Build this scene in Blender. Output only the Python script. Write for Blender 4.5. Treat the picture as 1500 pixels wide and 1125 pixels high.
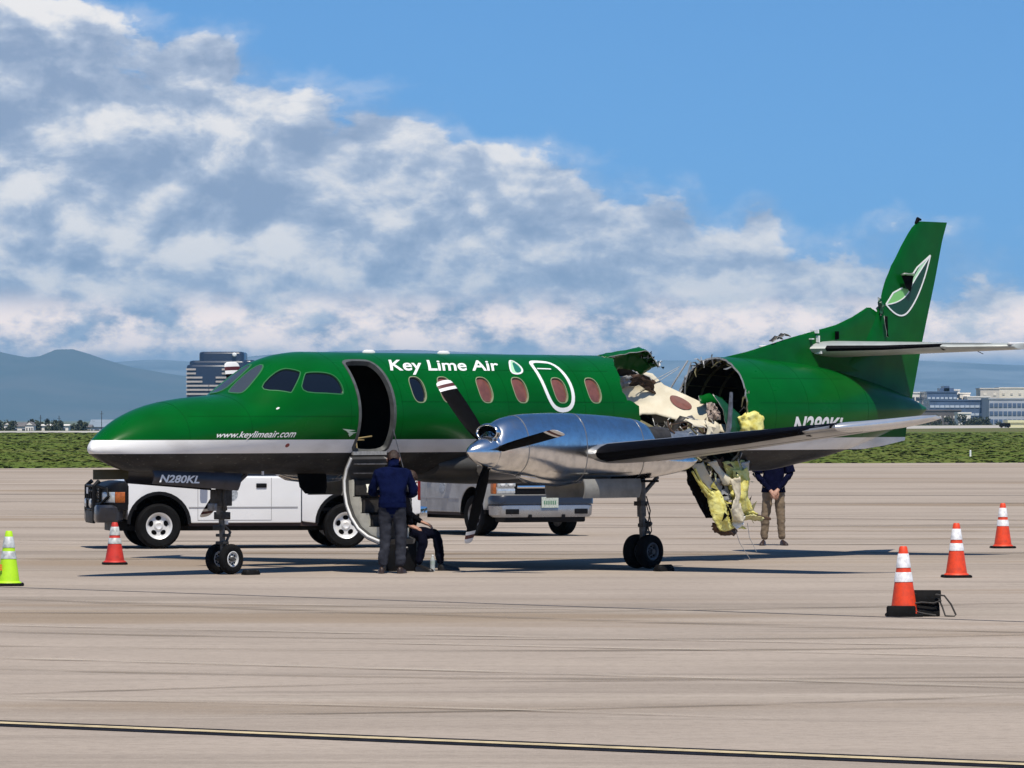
import bpy, bmesh, math, random
from math import sin, cos, pi, radians, exp, sqrt
from mathutils import Vector, Matrix, noise
random.seed(7)
for _o in list(bpy.data.objects):
    bpy.data.objects.remove(_o)
SC = bpy.context.scene
COL = SC.collection

# ------------------------------------------------------------------ camera
CAM_H = 2.066
cam = bpy.data.cameras.new('camera')
cam.sensor_width = 36.0
cam.lens = 195.38
cam.clip_start = 1.0
cam.clip_end = 200000
cam.shift_y = 0.0341
cam_o = bpy.data.objects.new('camera', cam)
COL.objects.link(cam_o)
cam_o.location = (0, 0, CAM_H)
cam_o.rotation_euler = (pi / 2, 0, 0)
SC.camera = cam_o

# ------------------------------------------------------------------ exposure
SC.view_settings.view_transform = 'Standard'
SC.view_settings.look = 'None'
SC.view_settings.gamma = 1
SC.view_settings.exposure = 0.0
SC.view_settings.use_curve_mapping = False
SC.cycles.max_bounces = 8
SC.cycles.volume_bounces = 0
SC.cycles.caustics_reflective = False

# ------------------------------------------------------------------ sun
SUN = Vector((0.12, -0.52, 1.0)).normalized()
sl = bpy.data.lights.new('sun', 'SUN')
sl.energy = 5.0
sl.angle = radians(0.5)
sl.color = (1.0, 0.92, 0.80)
so = bpy.data.objects.new('sun', sl)
COL.objects.link(so)
so.rotation_euler = SUN.to_track_quat('Z', 'Y').to_euler()
so.location = (0, -50, 80)

# ------------------------------------------------------------------ world
W = bpy.data.worlds.new('World')
SC.world = W
W.use_nodes = True
NT = W.node_tree
for n in list(NT.nodes):
    NT.nodes.remove(n)


def NN(nt, t, ins=None, **kw):
    n = nt.nodes.new(t)
    for k, v in kw.items():
        setattr(n, k, v)
    for k, v in (ins or {}).items():
        if hasattr(v, 'is_output'):
            nt.links.new(v, n.inputs[k])
        else:
            n.inputs[k].default_value = v
    return n


def MA(nt, op, a, b=None, c=None, clamp=False):
    ins = {0: a}
    if b is not None:
        ins[1] = b
    if c is not None:
        ins[2] = c
    n = NN(nt, 'ShaderNodeMath', ins, operation=op)
    n.use_clamp = clamp
    return n.outputs[0]


def SMOOTH(nt, v, lo, hi):
    n = NN(nt, 'ShaderNodeMapRange', {0: v, 1: lo, 2: hi, 3: 0.0, 4: 1.0}, interpolation_type='SMOOTHSTEP')
    return n.outputs[0]


def MIXC(nt, f, a, b, mode='MIX'):
    n = nt.nodes.new('ShaderNodeMix')
    n.data_type = 'RGBA'
    n.blend_type = mode
    for idx, v in ((0, f), (6, a), (7, b)):
        if hasattr(v, 'is_output'):
            nt.links.new(v, n.inputs[idx])
        else:
            if idx:
                v = tuple(v) + ((1.0,) if len(v) == 3 else ())
            n.inputs[idx].default_value = v
    return n.outputs[2]


def make_world():
    nt = NT
    tc = NN(nt, 'ShaderNodeTexCoord')
    d = tc.outputs['Generated']
    sep = NN(nt, 'ShaderNodeSeparateXYZ', {0: d})
    x, y, z = sep.outputs
    # clear sky: the air is looked up a little higher than the horizon (clean, high altitude air)
    up = NN(nt, 'ShaderNodeVectorMath', {0: d, 1: (0, 0, 0.11)}, operation='ADD')
    nrm = NN(nt, 'ShaderNodeVectorMath', {0: up.outputs[0]}, operation='NORMALIZE')
    sky = NN(nt, 'ShaderNodeTexSky', {0: nrm.outputs[0]}, sky_type='NISHITA')
    sky.sun_disc = False
    sky.sun_elevation = math.asin(SUN.z)
    sky.sun_rotation = math.atan2(SUN.x, SUN.y)
    sky.altitude = 1800
    sky.air_density = 1.0
    sky.dust_density = 0.3
    sky.ozone_density = 2.0
    tint = MIXC(nt, 1.0, sky.outputs[0], SKY_TINT, 'MULTIPLY')
    bg = NN(nt, 'ShaderNodeBackground', {0: tint, 1: 0.075})
    # ---- clouds: a bank standing over the mountains, higher to the left
    p = NN(nt, 'ShaderNodeVectorMath', {0: d, 1: (1.0, 1.0, 1.7)}, operation='MULTIPLY').outputs[0]
    wob = NN(nt, 'ShaderNodeTexNoise', {'Vector': p, 'Scale': 30.0, 'Detail': 3.0})
    wo = NN(nt, 'ShaderNodeVectorMath', {0: wob.outputs['Color'], 1: (0.5, 0.5, 0.5)}, operation='SUBTRACT').outputs[0]
    wo = NN(nt, 'ShaderNodeVectorMath', {0: wo, 'Scale': 0.012}, operation='SCALE').outputs[0]
    pw = NN(nt, 'ShaderNodeVectorMath', {0: p, 1: wo}, operation='ADD').outputs[0]

    def cloud(off):
        q = NN(nt, 'ShaderNodeVectorMath', {0: pw, 1: off}, operation='ADD').outputs[0]
        a = NN(nt, 'ShaderNodeTexNoise', {'Vector': q, 'Scale': 38.0, 'Detail': 10.0, 'Roughness': 0.56})
        b = NN(nt, 'ShaderNodeTexNoise', {'Vector': q, 'Scale': 11.0, 'Detail': 2.0, 'Roughness': 0.5})
        return MA(nt, 'ADD', MA(nt, 'MULTIPLY', a.outputs[0], 0.62), MA(nt, 'MULTIPLY', b.outputs[0], 0.38))
    CO = Vector((3.37, 1.9, 0.63))
    n0 = cloud(CO)
    n1 = cloud(CO + Vector((-0.0015, 0.0, 0.0075)))
    xb = NN(nt, 'ShaderNodeClamp', {0: x, 1: -0.55, 2: 0.16}).outputs[0]
    edge = MA(nt, 'MULTIPLY_ADD', xb, -0.245, 0.0500)          # upper edge of the bank
    depth = MA(nt, 'SUBTRACT', edge, z)                        # > 0 inside the bank
    base = MA(nt, 'MULTIPLY', MA(nt, 'SUBTRACT', n0, 0.5), 1.25)
    inner = MA(nt, 'MINIMUM', MA(nt, 'MULTIPLY', depth, 17.0), 0.42)
    # single heaps of cumulus standing clear of the bank
    for px, pz, r, k in ((-0.0553, 0.0650, 0.0105, 0.22), (-0.0860, 0.0690, 0.016, 0.20), (-0.0220, 0.0500, 0.013, 0.14), (0.0460, 0.0375, 0.010, 0.18), (-0.004, 0.047, 0.008, 0.12), (0.028, 0.036, 0.010, 0.10)):
        dv = NN(nt, 'ShaderNodeVectorMath', {0: d, 1: Vector((px, 1.0, pz)).normalized()}, operation='SUBTRACT').outputs[0]
        dv = NN(nt, 'ShaderNodeVectorMath', {0: dv, 1: (1.0, 1.0, 1.5)}, operation='MULTIPLY').outputs[0]
        ln = NN(nt, 'ShaderNodeVectorMath', {0: dv}, operation='LENGTH').outputs[1]
        bmp = MA(nt, 'MULTIPLY', MA(nt, 'SUBTRACT', 1.0, SMOOTH(nt, ln, 0.0, r)), k)
        inner = MA(nt, 'MINIMUM', MA(nt, 'ADD', inner, bmp), 0.38)
    cov = MA(nt, 'ADD', base, inner)
    dens = SMOOTH(nt, cov, -0.02, 0.06)
    wisp = MA(nt, 'MULTIPLY', SMOOTH(nt, cov, -0.10, 0.03), 0.30)
    dens = MA(nt, 'MAXIMUM', dens, wisp)
    nf0 = NN(nt, 'ShaderNodeTexNoise', {'Vector': pw, 'Scale': 120.0, 'Detail': 8.0, 'Roughness': 0.62}).outputs[0]
    lit = MA(nt, 'MULTIPLY_ADD', MA(nt, 'SUBTRACT', n0, n1), 7.5, 0.42)
    lit = MA(nt, 'MULTIPLY_ADD', MA(nt, 'SUBTRACT', nf0, 0.5), 1.25, lit)
    edgelit = MA(nt, 'SUBTRACT', 1.0, SMOOTH(nt, cov, 0.0, 0.14))
    lit = MA(nt, 'MULTIPLY_ADD', edgelit, 0.20, lit)
    # low cream band above the peaks
    band = MA(nt, 'MULTIPLY', SMOOTH(nt, z, 0.0095, 0.0135), MA(nt, 'SUBTRACT', 1.0, SMOOTH(nt, z, 0.0165, 0.0245)))
    bn = NN(nt, 'ShaderNodeTexNoise', {'Vector': p, 'Scale': 75.0, 'Detail': 9.0, 'Roughness': 0.62})
    band = MA(nt, 'MULTIPLY', band, SMOOTH(nt, bn.outputs[0], 0.38, 0.60))
    grey = MIXC(nt, SMOOTH(nt, z, 0.005, 0.06), CL_LOW, CL_DARK)
    c = MIXC(nt, SMOOTH(nt, lit, -0.25, 0.70), grey, CL_MID)
    c = MIXC(nt, SMOOTH(nt, lit, 0.30, 1.10), c, CL_BRIGHT)
    c = MIXC(nt, band, c, CL_BAND)
    low = MA(nt, 'SUBTRACT', 1.0, SMOOTH(nt, z, 0.006, 0.014))
    c = MIXC(nt, low, c, CL_LOW)
    dens = MA(nt, 'MAXIMUM', dens, MA(nt, 'MULTIPLY', low, 0.9))
    cb = NN(nt, 'ShaderNodeBackground', {0: c, 1: 1.0})
    mix = NN(nt, 'ShaderNodeMixShader', {0: dens, 1: bg.outputs[0], 2: cb.outputs[0]})
    out = NN(nt, 'ShaderNodeOutputWorld', {0: mix.outputs[0]})


SKY_TINT = (0.80, 1.35, 1.75)
CL_DARK = (0.30, 0.385, 0.55)
CL_LOW = (0.30, 0.38, 0.54)
CL_MID = (0.53, 0.60, 0.735)
CL_BRIGHT = (1.0, 0.96, 0.93)
CL_BAND = (2.1, 1.65, 1.32)
make_world()

# ------------------------------------------------------------------ helpers
MATS = {}


def pm(name, col, rough=0.5, metal=0.0, var=0.0, vscale=3.0, bump=0.0, bscale=30.0, coat=0.0, alpha=1.0, col2=None, stretch=(1, 1, 1), spec=0.5):
    """procedural Principled material: base colour with noise variation, optional bump"""
    if name in MATS:
        return MATS[name]
    m = bpy.data.materials.new(name)
    m.use_nodes = True
    nt = m.node_tree
    b = nt.nodes['Principled BSDF']
    b.inputs['Roughness'].default_value = rough
    b.inputs['Metallic'].default_value = metal
    b.inputs['Specular IOR Level'].default_value = spec
    b.inputs['Coat Weight'].default_value = coat
    b.inputs['Coat Roughness'].default_value = 0.06
    b.inputs['Alpha'].default_value = alpha
    b.inputs['Base Color'].default_value = tuple(col) + (1,)
    tc = NN(nt, 'ShaderNodeTexCoord')
    mp = NN(nt, 'ShaderNodeMapping', {'Vector': tc.outputs['Object'], 'Scale': stretch})
    if var or col2:
        nz = NN(nt, 'ShaderNodeTexNoise', {'Vector': mp.outputs[0], 'Scale': vscale, 'Detail': 6.0, 'Roughness': 0.6})
        c2 = col2 or tuple(max(0, c * (1 - var)) for c in col)
        f = SMOOTH(nt, nz.outputs[0], 0.35, 0.68)
        nt.links.new(MIXC(nt, f, col, c2), b.inputs['Base Color'])
        r = MA(nt, 'MULTIPLY_ADD', nz.outputs[0], 0.25, rough - 0.12, clamp=True)
        nt.links.new(r, b.inputs['Roughness'])
    if bump:
        n2 = NN(nt, 'ShaderNodeTexNoise', {'Vector': mp.outputs[0], 'Scale': bscale, 'Detail': 4.0})
        bp = NN(nt, 'ShaderNodeBump', {'Height': n2.outputs[0], 'Strength': bump, 'Distance': 0.02})
        nt.links.new(bp.outputs[0], b.inputs['Normal'])
    MATS[name] = m
    return m


class MB:
    def __init__(s):
        s.v = []
        s.f = []
        s.mi = []

    def add(s, vs, fs, mi=0, M=None):
        o = len(s.v)
        for p in vs:
            p = Vector(p)
            s.v.append(M @ p if M else p)
        for f in fs:
            s.f.append([i + o for i in f])
            s.mi.append(mi)
        return s

    def box(s, c, d, mi=0, R=None):
        hx, hy, hz = d[0] / 2, d[1] / 2, d[2] / 2
        vs = [Vector((a * hx, b * hy, e * hz)) for a in (-1, 1) for b in (-1, 1) for e in (-1, 1)]
        if R:
            vs = [R @ q for q in vs]
        vs = [q + Vector(c) for q in vs]
        return s.add(vs, [(0, 1, 3, 2), (4, 6, 7, 5), (0, 4, 5, 1), (2, 3, 7, 6), (0, 2, 6, 4), (1, 5, 7, 3)], mi)

    def loft(s, rings, mi=0, closed=True, cap=(True, True), mis=None):
        n = len(rings[0])
        vs = [p for r in rings for p in r]
        o = len(s.v)
        s.v += [Vector(p) for p in vs]
        for i in range(len(rings) - 1):
            for j in range(n if closed else n - 1):
                k = (j + 1) % n
                s.f.append([o + i * n + j, o + i * n + k, o + (i + 1) * n + k, o + (i + 1) * n + j])
                s.mi.append(mis[i] if mis else mi)
        if closed and cap[0]:
            s.f.append([o + j for j in range(n)][::-1])
            s.mi.append(mis[0] if mis else mi)
        if closed and cap[1]:
            s.f.append([o + (len(rings) - 1) * n + j for j in range(n)])
            s.mi.append(mis[-1] if mis else mi)
        return s

    def tube(s, pts, rad, n=8, mi=0, cap=(True, True)):
        pts = [Vector(p) for p in pts]
        if not hasattr(rad, '__len__'):
            rad = [rad] * len(pts)
        rings = []
        ref = None
        for i, p in enumerate(pts):
            a = pts[max(0, i - 1)]
            b = pts[min(len(pts) - 1, i + 1)]
            t = (b - a).normalized()
            if ref is None:
                ref = t.orthogonal().normalized()
            else:
                ref = (ref - t * ref.dot(t))
                ref = ref.normalized() if ref.length > 1e-6 else t.orthogonal().normalized()
            w = t.cross(ref)
            rings.append([p + (ref * cos(2 * pi * k / n) + w * sin(2 * pi * k / n)) * rad[i] for k in range(n)])
        return s.loft(rings, mi, True, cap)

    def lathe(s, prof, n=24, M=None, mi=0, mis=None, cap=(True, True)):
        """prof: (radius, axial) pairs, axis local z"""
        rings = []
        for r, a in prof:
            r = max(r, 1e-4)
            rings.append([Vector((r * cos(2 * pi * k / n), r * sin(2 * pi * k / n), a)) for k in range(n)])
        if M:
            rings = [[M @ p for p in r] for r in rings]
        return s.loft(rings, mi, True, cap, mis)

    def prism(s, poly, axis, a, b, mi=0, M=None):
        """poly of 2d points extruded along axis ('x','y','z') from a to b"""
        def P(q, t):
            return {'x': (t, q[0], q[1]), 'y': (q[0], t, q[1]), 'z': (q[0], q[1], t)}[axis]
        n = len(poly)
        vs = [P(q, a) for q in poly] + [P(q, b) for q in poly]
        fs = [list(range(n))[::-1], list(range(n, 2 * n))]
        fs += [(i, (i + 1) % n, n + (i + 1) % n, n + i) for i in range(n)]
        return s.add(vs, fs, mi, M)

    def build(s, name, mats, parent=None, smooth=None, bevel=0.0, bseg=2, loc=None):
        me = bpy.data.meshes.new(name)
        me.from_pydata([tuple(p) for p in s.v], [], s.f)
        if not isinstance(mats, (list, tuple)):
            mats = [mats]
        for m in mats:
            me.materials.append(m)
        if len(mats) > 1:
            me.polygons.foreach_set('material_index', s.mi)
        bm = bmesh.new()
        bm.from_mesh(me)
        bmesh.ops.recalc_face_normals(bm, faces=bm.faces[:])
        if bevel:
            bmesh.ops.remove_doubles(bm, verts=bm.verts[:], dist=1e-5)
            es = [e for e in bm.edges if len(e.link_faces) == 2 and e.calc_face_angle(0) > radians(28)]
            bmesh.ops.bevel(bm, geom=es, offset=bevel, offset_type='OFFSET', segments=bseg, profile=0.6, affect='EDGES', clamp_overlap=True)
        bm.to_mesh(me)
        bm.free()
        if smooth is not None or bevel:
            me.shade_smooth()
            me.set_sharp_from_angle(angle=radians(smooth if smooth is not None else 40))
        o = bpy.data.objects.new(name, me)
        COL.objects.link(o)
        if parent:
            o.parent = parent
        if loc:
            o.location = loc
        return o


def thing(name, label, cat, loc=(0, 0, 0), rz=0.0, group=None):
    o = bpy.data.objects.new(name, None)
    o.empty_display_size = 0.3
    COL.objects.link(o)
    o.location = loc
    o.rotation_euler = (0, 0, rz)
    tag(o, label, cat, group)
    return o


def tag(o, label=None, cat=None, group=None, kind=None):
    if label:
        o['label'] = label
    if cat:
        o['category'] = cat
    if group:
        o['group'] = group
    if kind:
        o['kind'] = kind
    return o


def copy_tree(o, parent=None):
    c = o.copy()
    COL.objects.link(c)
    if parent:
        c.parent = parent
    for ch in [q for q in o.children]:
        copy_tree(ch, c)
    return c


def sheet(name, pts, z, m, kind='structure'):
    b = MB().add([(x, y, z) for x, y in pts], [list(range(len(pts)))])
    return tag(b.build(name, m), kind=kind)


def pchip(T):
    xs = [a for a, b in T]
    ys = [b for a, b in T]
    n = len(xs)
    h = [xs[i + 1] - xs[i] for i in range(n - 1)]
    dl = [(ys[i + 1] - ys[i]) / h[i] for i in range(n - 1)]
    m = [dl[0]] + [0] * (n - 2) + [dl[-1]]
    for i in range(1, n - 1):
        if dl[i - 1] * dl[i] > 0:
            w1 = 2 * h[i] + h[i - 1]
            w2 = h[i] + 2 * h[i - 1]
            m[i] = (w1 + w2) / (w1 / dl[i - 1] + w2 / dl[i])

    def fn(x):
        if x <= xs[0]:
            return ys[0]
        if x >= xs[-1]:
            return ys[-1]
        i = 0
        while x > xs[i + 1]:
            i += 1
        t = (x - xs[i]) / h[i]
        return ((2 * t**3 - 3 * t**2 + 1) * ys[i] + (t**3 - 2 * t**2 + t) * h[i] * m[i] + (-2 * t**3 + 3 * t**2) * ys[i + 1] + (t**3 - t**2) * h[i] * m[i + 1])
    return fn


def lerp(T, x):
    if x <= T[0][0]:
        return T[0][1]
    for (a, b), (c, d) in zip(T, T[1:]):
        if x <= c:
            return b + (d - b) * (x - a) / (c - a)
    return T[-1][1]


# plain materials
M_RUBBER = pm('rubber', (0.007, 0.007, 0.0075), 0.85, var=0.4, vscale=8, spec=0.15)
M_BLACK = pm('black_paint', (0.0025, 0.0025, 0.003), 0.7, var=0.3, spec=0.06)
M_STEEL = pm('grey_metal', (0.22, 0.22, 0.23), 0.45, 0.7, var=0.5, vscale=12)
M_DKSTEEL = pm('dirty_dark_metal', (0.05, 0.046, 0.042), 0.6, 0.3, var=0.5, vscale=14)
M_ALU = pm('polished_aluminium', (0.80, 0.80, 0.80), 0.20, 1.0, var=0.22, vscale=7.0, bump=0.07, bscale=3.0)
M_WHITE = pm('white_enamel', (0.78, 0.78, 0.77), 0.4, var=0.12, vscale=2)
M_GLASS = pm('dark_glass', (0.006, 0.008, 0.012), 0.08, spec=0.6)
# ------------------------------------------------------------------ setting
def mat_apron():
    m = bpy.data.materials.new('concrete_apron')
    m.use_nodes = True
    nt = m.node_tree
    b = nt.nodes['Principled BSDF']
    b.inputs['Roughness'].default_value = 0.85
    b.inputs['Specular IOR Level'].default_value = 0.0
    tc = NN(nt, 'ShaderNodeTexCoord')
    P = tc.outputs['Object']

    def nz(scale, st=(1, 1, 1), rot=0.0, det=6.0, ro=0.6, dist=0.0):
        mp = NN(nt, 'ShaderNodeMapping', {'Vector': P, 'Scale': st, 'Rotation': (0, 0, rot)})
        return NN(nt, 'ShaderNodeTexNoise', {'Vector': mp.outputs[0], 'Scale': scale, 'Detail': det, 'Roughness': ro, 'Distortion': dist}).outputs[0]
    c = MIXC(nt, SMOOTH(nt, nz(0.25), 0.3, 0.7), (0.395, 0.335, 0.282), (0.345, 0.292, 0.246))
    # broom and tyre streaks, each running its own way across the apron
    c = MIXC(nt, MA(nt, 'MULTIPLY', SMOOTH(nt, nz(1.0, (0.05, 0.9, 1), 0.16, 5, 0.55, 0.3), 0.55, 0.72), 0.22), c, (0.22, 0.19, 0.162))
    c = MIXC(nt, MA(nt, 'MULTIPLY', SMOOTH(nt, nz(0.8, (0.06, 1.0, 1), -0.42, 5, 0.5, 0.5), 0.57, 0.68), 0.30), c, (0.21, 0.18, 0.152))
    c = MIXC(nt, MA(nt, 'MULTIPLY', SMOOTH(nt, nz(0.7, (0.05, 0.8, 1), 0.7, 5, 0.5, 0.5), 0.58, 0.70), 0.30), c, (0.21, 0.18, 0.155))
    c = MIXC(nt, MA(nt, 'MULTIPLY', SMOOTH(nt, nz(0.6, (0.10, 0.8, 1), -0.12, 6, 0.6, 0.4), 0.58, 0.72), 0.6), c, (0.50, 0.445, 0.385))
    c = MIXC(nt, MA(nt, 'MULTIPLY', SMOOTH(nt, nz(1.0, (0.025, 0.16, 1), 0.10, 5, 0.6, 0.6), 0.50, 0.66), 0.55), c, (0.225, 0.190, 0.158))
    c = MIXC(nt, MA(nt, 'MULTIPLY', SMOOTH(nt, nz(1.0, (0.03, 0.22, 1), -0.25, 5, 0.6, 0.6), 0.54, 0.66), 0.45), c, (0.43, 0.37, 0.305))
    c = MIXC(nt, MA(nt, 'MULTIPLY', SMOOTH(nt, nz(1.7, (0.14, 1.0, 1), 0.33, 6, 0.65, 0.8), 0.55, 0.68), 0.40), c, (0.20, 0.172, 0.148))
    # brown stains
    c = MIXC(nt, MA(nt, 'MULTIPLY', SMOOTH(nt, nz(0.09, (0.4, 1.3, 1), 0.05, 5, 0.6), 0.54, 0.66), 0.6), c, (0.24, 0.175, 0.115))
    c = MIXC(nt, MA(nt, 'MULTIPLY', SMOOTH(nt, nz(0.5, (0.3, 1, 1), 0.0, 6, 0.65), 0.62, 0.72), 0.45), c, (0.15, 0.125, 0.10))
    g = nz(9.0, det=4.0)
    c = MIXC(nt, MA(nt, 'MULTIPLY', SMOOTH(nt, g, 0.4, 0.75), 0.34), c, (0.18, 0.155, 0.132))
    c = MIXC(nt, MA(nt, 'MULTIPLY', SMOOTH(nt, nz(45.0, det=3.0), 0.52, 0.72), 0.38), c, (0.54, 0.48, 0.42))
    nt.links.new(c, b.inputs['Base Color'])
    bp = NN(nt, 'ShaderNodeBump', {'Height': nz(30.0, det=5.0), 'Strength': 0.5, 'Distance': 0.01})
    nt.links.new(bp.outputs[0], b.inputs['Normal'])
    return m


M_APRON = mat_apron()
M_GROUND = pm('prairie_ground', (0.085, 0.105, 0.030), 0.95, col2=(0.15, 0.135, 0.06), vscale=0.02, spec=0.1, stretch=(0.4, 1, 1))
M_GRASSLAND = pm('mown_grass', (0.075, 0.125, 0.022), 0.95, col2=(0.15, 0.165, 0.05), vscale=0.10, spec=0.1, stretch=(0.5, 1, 1))
EDGE = [(-14000, 900), (-300, 900), (-74, 990), (0, 1120), (120, 1760), (400, 2700), (14000, 2700)]


def ground():
    # the airfield is a low plateau; beyond its edge the land drops a few metres
    xs = [-14000, -3000, -800, -300, -200, -140, -74, -40, 0, 40, 80, 120, 180, 260, 400, 900, 3000, 14000]
    us = [0, 1, 80, 160, 300]
    rows = []
    for x in xs:
        e = lerp(EDGE, x)
        rows.append([(x, -3000, -.012), (x, 100, -.012), (x, e, -.012), (x, e + 60, -.5), (x, e + 200, -3.5), (x, e + 400, -7), (x, 44000, -7)])
    b = MB().loft([[Vector(p) for p in r] for r in rows], closed=False)
    tag(b.build('ground', M_GROUND, smooth=60), kind='structure')


ground()
sheet('grass_verge', [(-500, 195), (500, 195), (500, 890), (-500, 890)], -0.008, M_GRASSLAND)
sheet('apron', [(-400, -150), (400, -150), (400, 275), (24, 262), (13.7, 259), (-21, 232), (-400, 205)], 0.0, M_APRON)
M_TAXI = pm('pale_taxiway', (0.46, 0.43, 0.38), 0.9, var=0.2, vscale=0.05)
sheet('taxiway', [(-300, 760), (-74, 830), (0, 900), (120, 1300), (400, 1900), (400, 2600), (120, 1680), (0, 1080), (-74, 960), (-300, 860)], -0.004, M_TAXI)


def line_pts(p, q, off, w):
    p, q = Vector((p[0], p[1])), Vector((q[0], q[1]))
    d = (q - p).normalized()
    n = Vector((-d.y, d.x))
    a, b = p - d * 90 + n * off, q + d * 90 + n * off
    return [tuple(a - n * w / 2), tuple(b - n * w / 2), tuple(b + n * w / 2), tuple(a + n * w / 2)]


M_LINEB = pm('black_line_paint', (0.014, 0.013, 0.016), 0.85, var=0.5, vscale=5, spec=0.1)
M_LINEY = pm('yellow_line_paint', (0.66, 0.53, 0.30), 0.7, var=0.4, vscale=6)
M_TAR = pm('joint_sealant', (0.115, 0.115, 0.135), 0.8, spec=0.1, var=0.4, vscale=1.5)
LA, LB = (-3.471, 37.68), (3.054, 33.15)
sheet('line_border', line_pts(LA, LB, 0, 0.56), 0.004, M_LINEB)
sheet('painted_line', line_pts(LA, LB, 0.01, 0.18), 0.008, M_LINEY)
sheet('slab_joint', line_pts((-6.289, 68.27), (5.21, 56.56), 0, 0.075), 0.004, M_TAR)
sheet('slab_joint', line_pts((-9, 152), (12, 150), 0, 0.5), 0.004, pm('old_sealant', (0.17, 0.145, 0.12), 0.8, var=0.4, vscale=0.5))
# tyre marks, brown drip stains: long thin curved films of rubber and rust on the concrete
M_SKID = pm('tyre_mark', (0.235, 0.20, 0.168), 0.85, var=0.2, vscale=0.8, col2=(0.34, 0.29, 0.235), spec=0.0, stretch=(0.5, 2, 1))
M_RUST = pm('rust_stain', (0.27, 0.19, 0.115), 0.85, col2=(0.35, 0.29, 0.225), vscale=0.4, spec=0.0)


def soft(m):
    """let the film thin out towards its edges"""
    nt = m.node_tree
    b = nt.nodes['Principled BSDF']
    at = NN(nt, 'ShaderNodeAttribute', attribute_name='film')
    tc = NN(nt, 'ShaderNodeTexCoord')
    mp = NN(nt, 'ShaderNodeMapping', {'Vector': tc.outputs['Object'], 'Scale': (0.35, 1.6, 1)})
    nz = NN(nt, 'ShaderNodeTexNoise', {'Vector': mp.outputs[0], 'Scale': 1.2, 'Detail': 6.0}).outputs[0]
    a = MA(nt, 'MULTIPLY', at.outputs['Fac'], SMOOTH(nt, nz, 0.30, 0.70))
    nt.links.new(a, b.inputs['Alpha'])
    return m


M_SKID = soft(M_SKID)
M_RUST = soft(M_RUST)
M_PALE = soft(pm('pale_scuffed_concrete', (0.50, 0.44, 0.365), 0.9, var=0.15, spec=0.0))


def curve_mark(pts, w, z, m, name):
    b = MB()
    n = 40
    rows = []
    fade = []
    for i in range(n + 1):
        t = i / n
        p = Vector(pts[0]) * (1 - t)**2 + Vector(pts[1]) * 2 * t * (1 - t) + Vector(pts[2]) * t * t
        tg = (Vector(pts[1]) - Vector(pts[0])) * (1 - t) + (Vector(pts[2]) - Vector(pts[1])) * t
        nn = Vector((-tg.y, tg.x)).normalized()
        ww = w * (0.8 + 0.6 * noise.noise(Vector((i * 0.5, w * 9, 0))))
        r = []
        for q in (-1, -.55, 0, .55, 1):
            c = p + nn * ww * q
            r.append(Vector((c.x, c.y, z)))
            fade.append((1 - abs(q))**.8 * min(1, 4 * sin(pi * t)) * .8)
        rows.append(r)
    b.loft(rows, closed=False)
    o = b.build(name, m)
    at = o.data.attributes.new('film', 'FLOAT', 'POINT')
    at.data.foreach_set('value', fade)
    return tag(o, kind='structure')


_sk = [((-9, 53), (0, 46), (9, 53), .30), ((-7, 55.5), (1, 48.5), (8, 55.5), .28), ((-8, 60), (2, 56.5), (9, 66), .35),
       ((-4, 41.5), (1, 45.5), (6, 42.8), .2), ((-7, 48), (-1, 42.5), (5, 44.8), .3), ((-2, 38.8), (2, 39.5), (6, 43.5), .2),
       ((-6, 64), (0, 57), (6, 53), .4), ((-10, 106), (0, 103), (12, 110), .9), ((-12, 121), (0, 119), (14, 111), 1.0), ((-12, 86.5), (0, 87.5), (14, 84.5), .6), ((-16, 140), (0, 133), (18, 137), 1.2), ((-9, 95), (-4, 92.5), (1, 95), .7)]
for k, (a, b_, c_, w_) in enumerate(_sk):
    curve_mark([a, b_, c_], w_, 0.0040 + 0.0003 * k, M_SKID, 'tyre_mark')
for k, (a, b_, c_, w_) in enumerate([((-9, 82), (-4, 81.4), (2, 82.4), .8), ((2, 96), (8, 95), (14, 96.5), 1.1), ((-5, 85.6), (0, 85.0), (4, 84.6), .9), ((3, 102), (9, 103), (16, 101.5), 1.0)]):
    curve_mark([a, b_, c_], w_, 0.0080 + 0.0003 * k, M_RUST, 'rust_stain')

for k, (a, b_, c_, w_) in enumerate([((-4.6, 48.0), (0, 45.3), (4.2, 42.4), .22), ((-6, 56), (0, 52.5), (6, 49.5), .2), ((-2, 51.5), (3, 49), (6, 47), .18), ((-5, 62.8), (-2, 61.3), (1, 60), .25), ((-9, 92), (0, 90.8), (9, 91.8), .5), ((1, 108), (8, 106), (16, 106), .6), ((-4, 41), (-1, 40.2), (2, 38), .12), ((-12, 126), (-4, 125), (4, 127), .8)]):
    curve_mark([a, b_, c_], w_, 0.0100 + 0.0003 * k, M_PALE, 'pale_streak')

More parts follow.
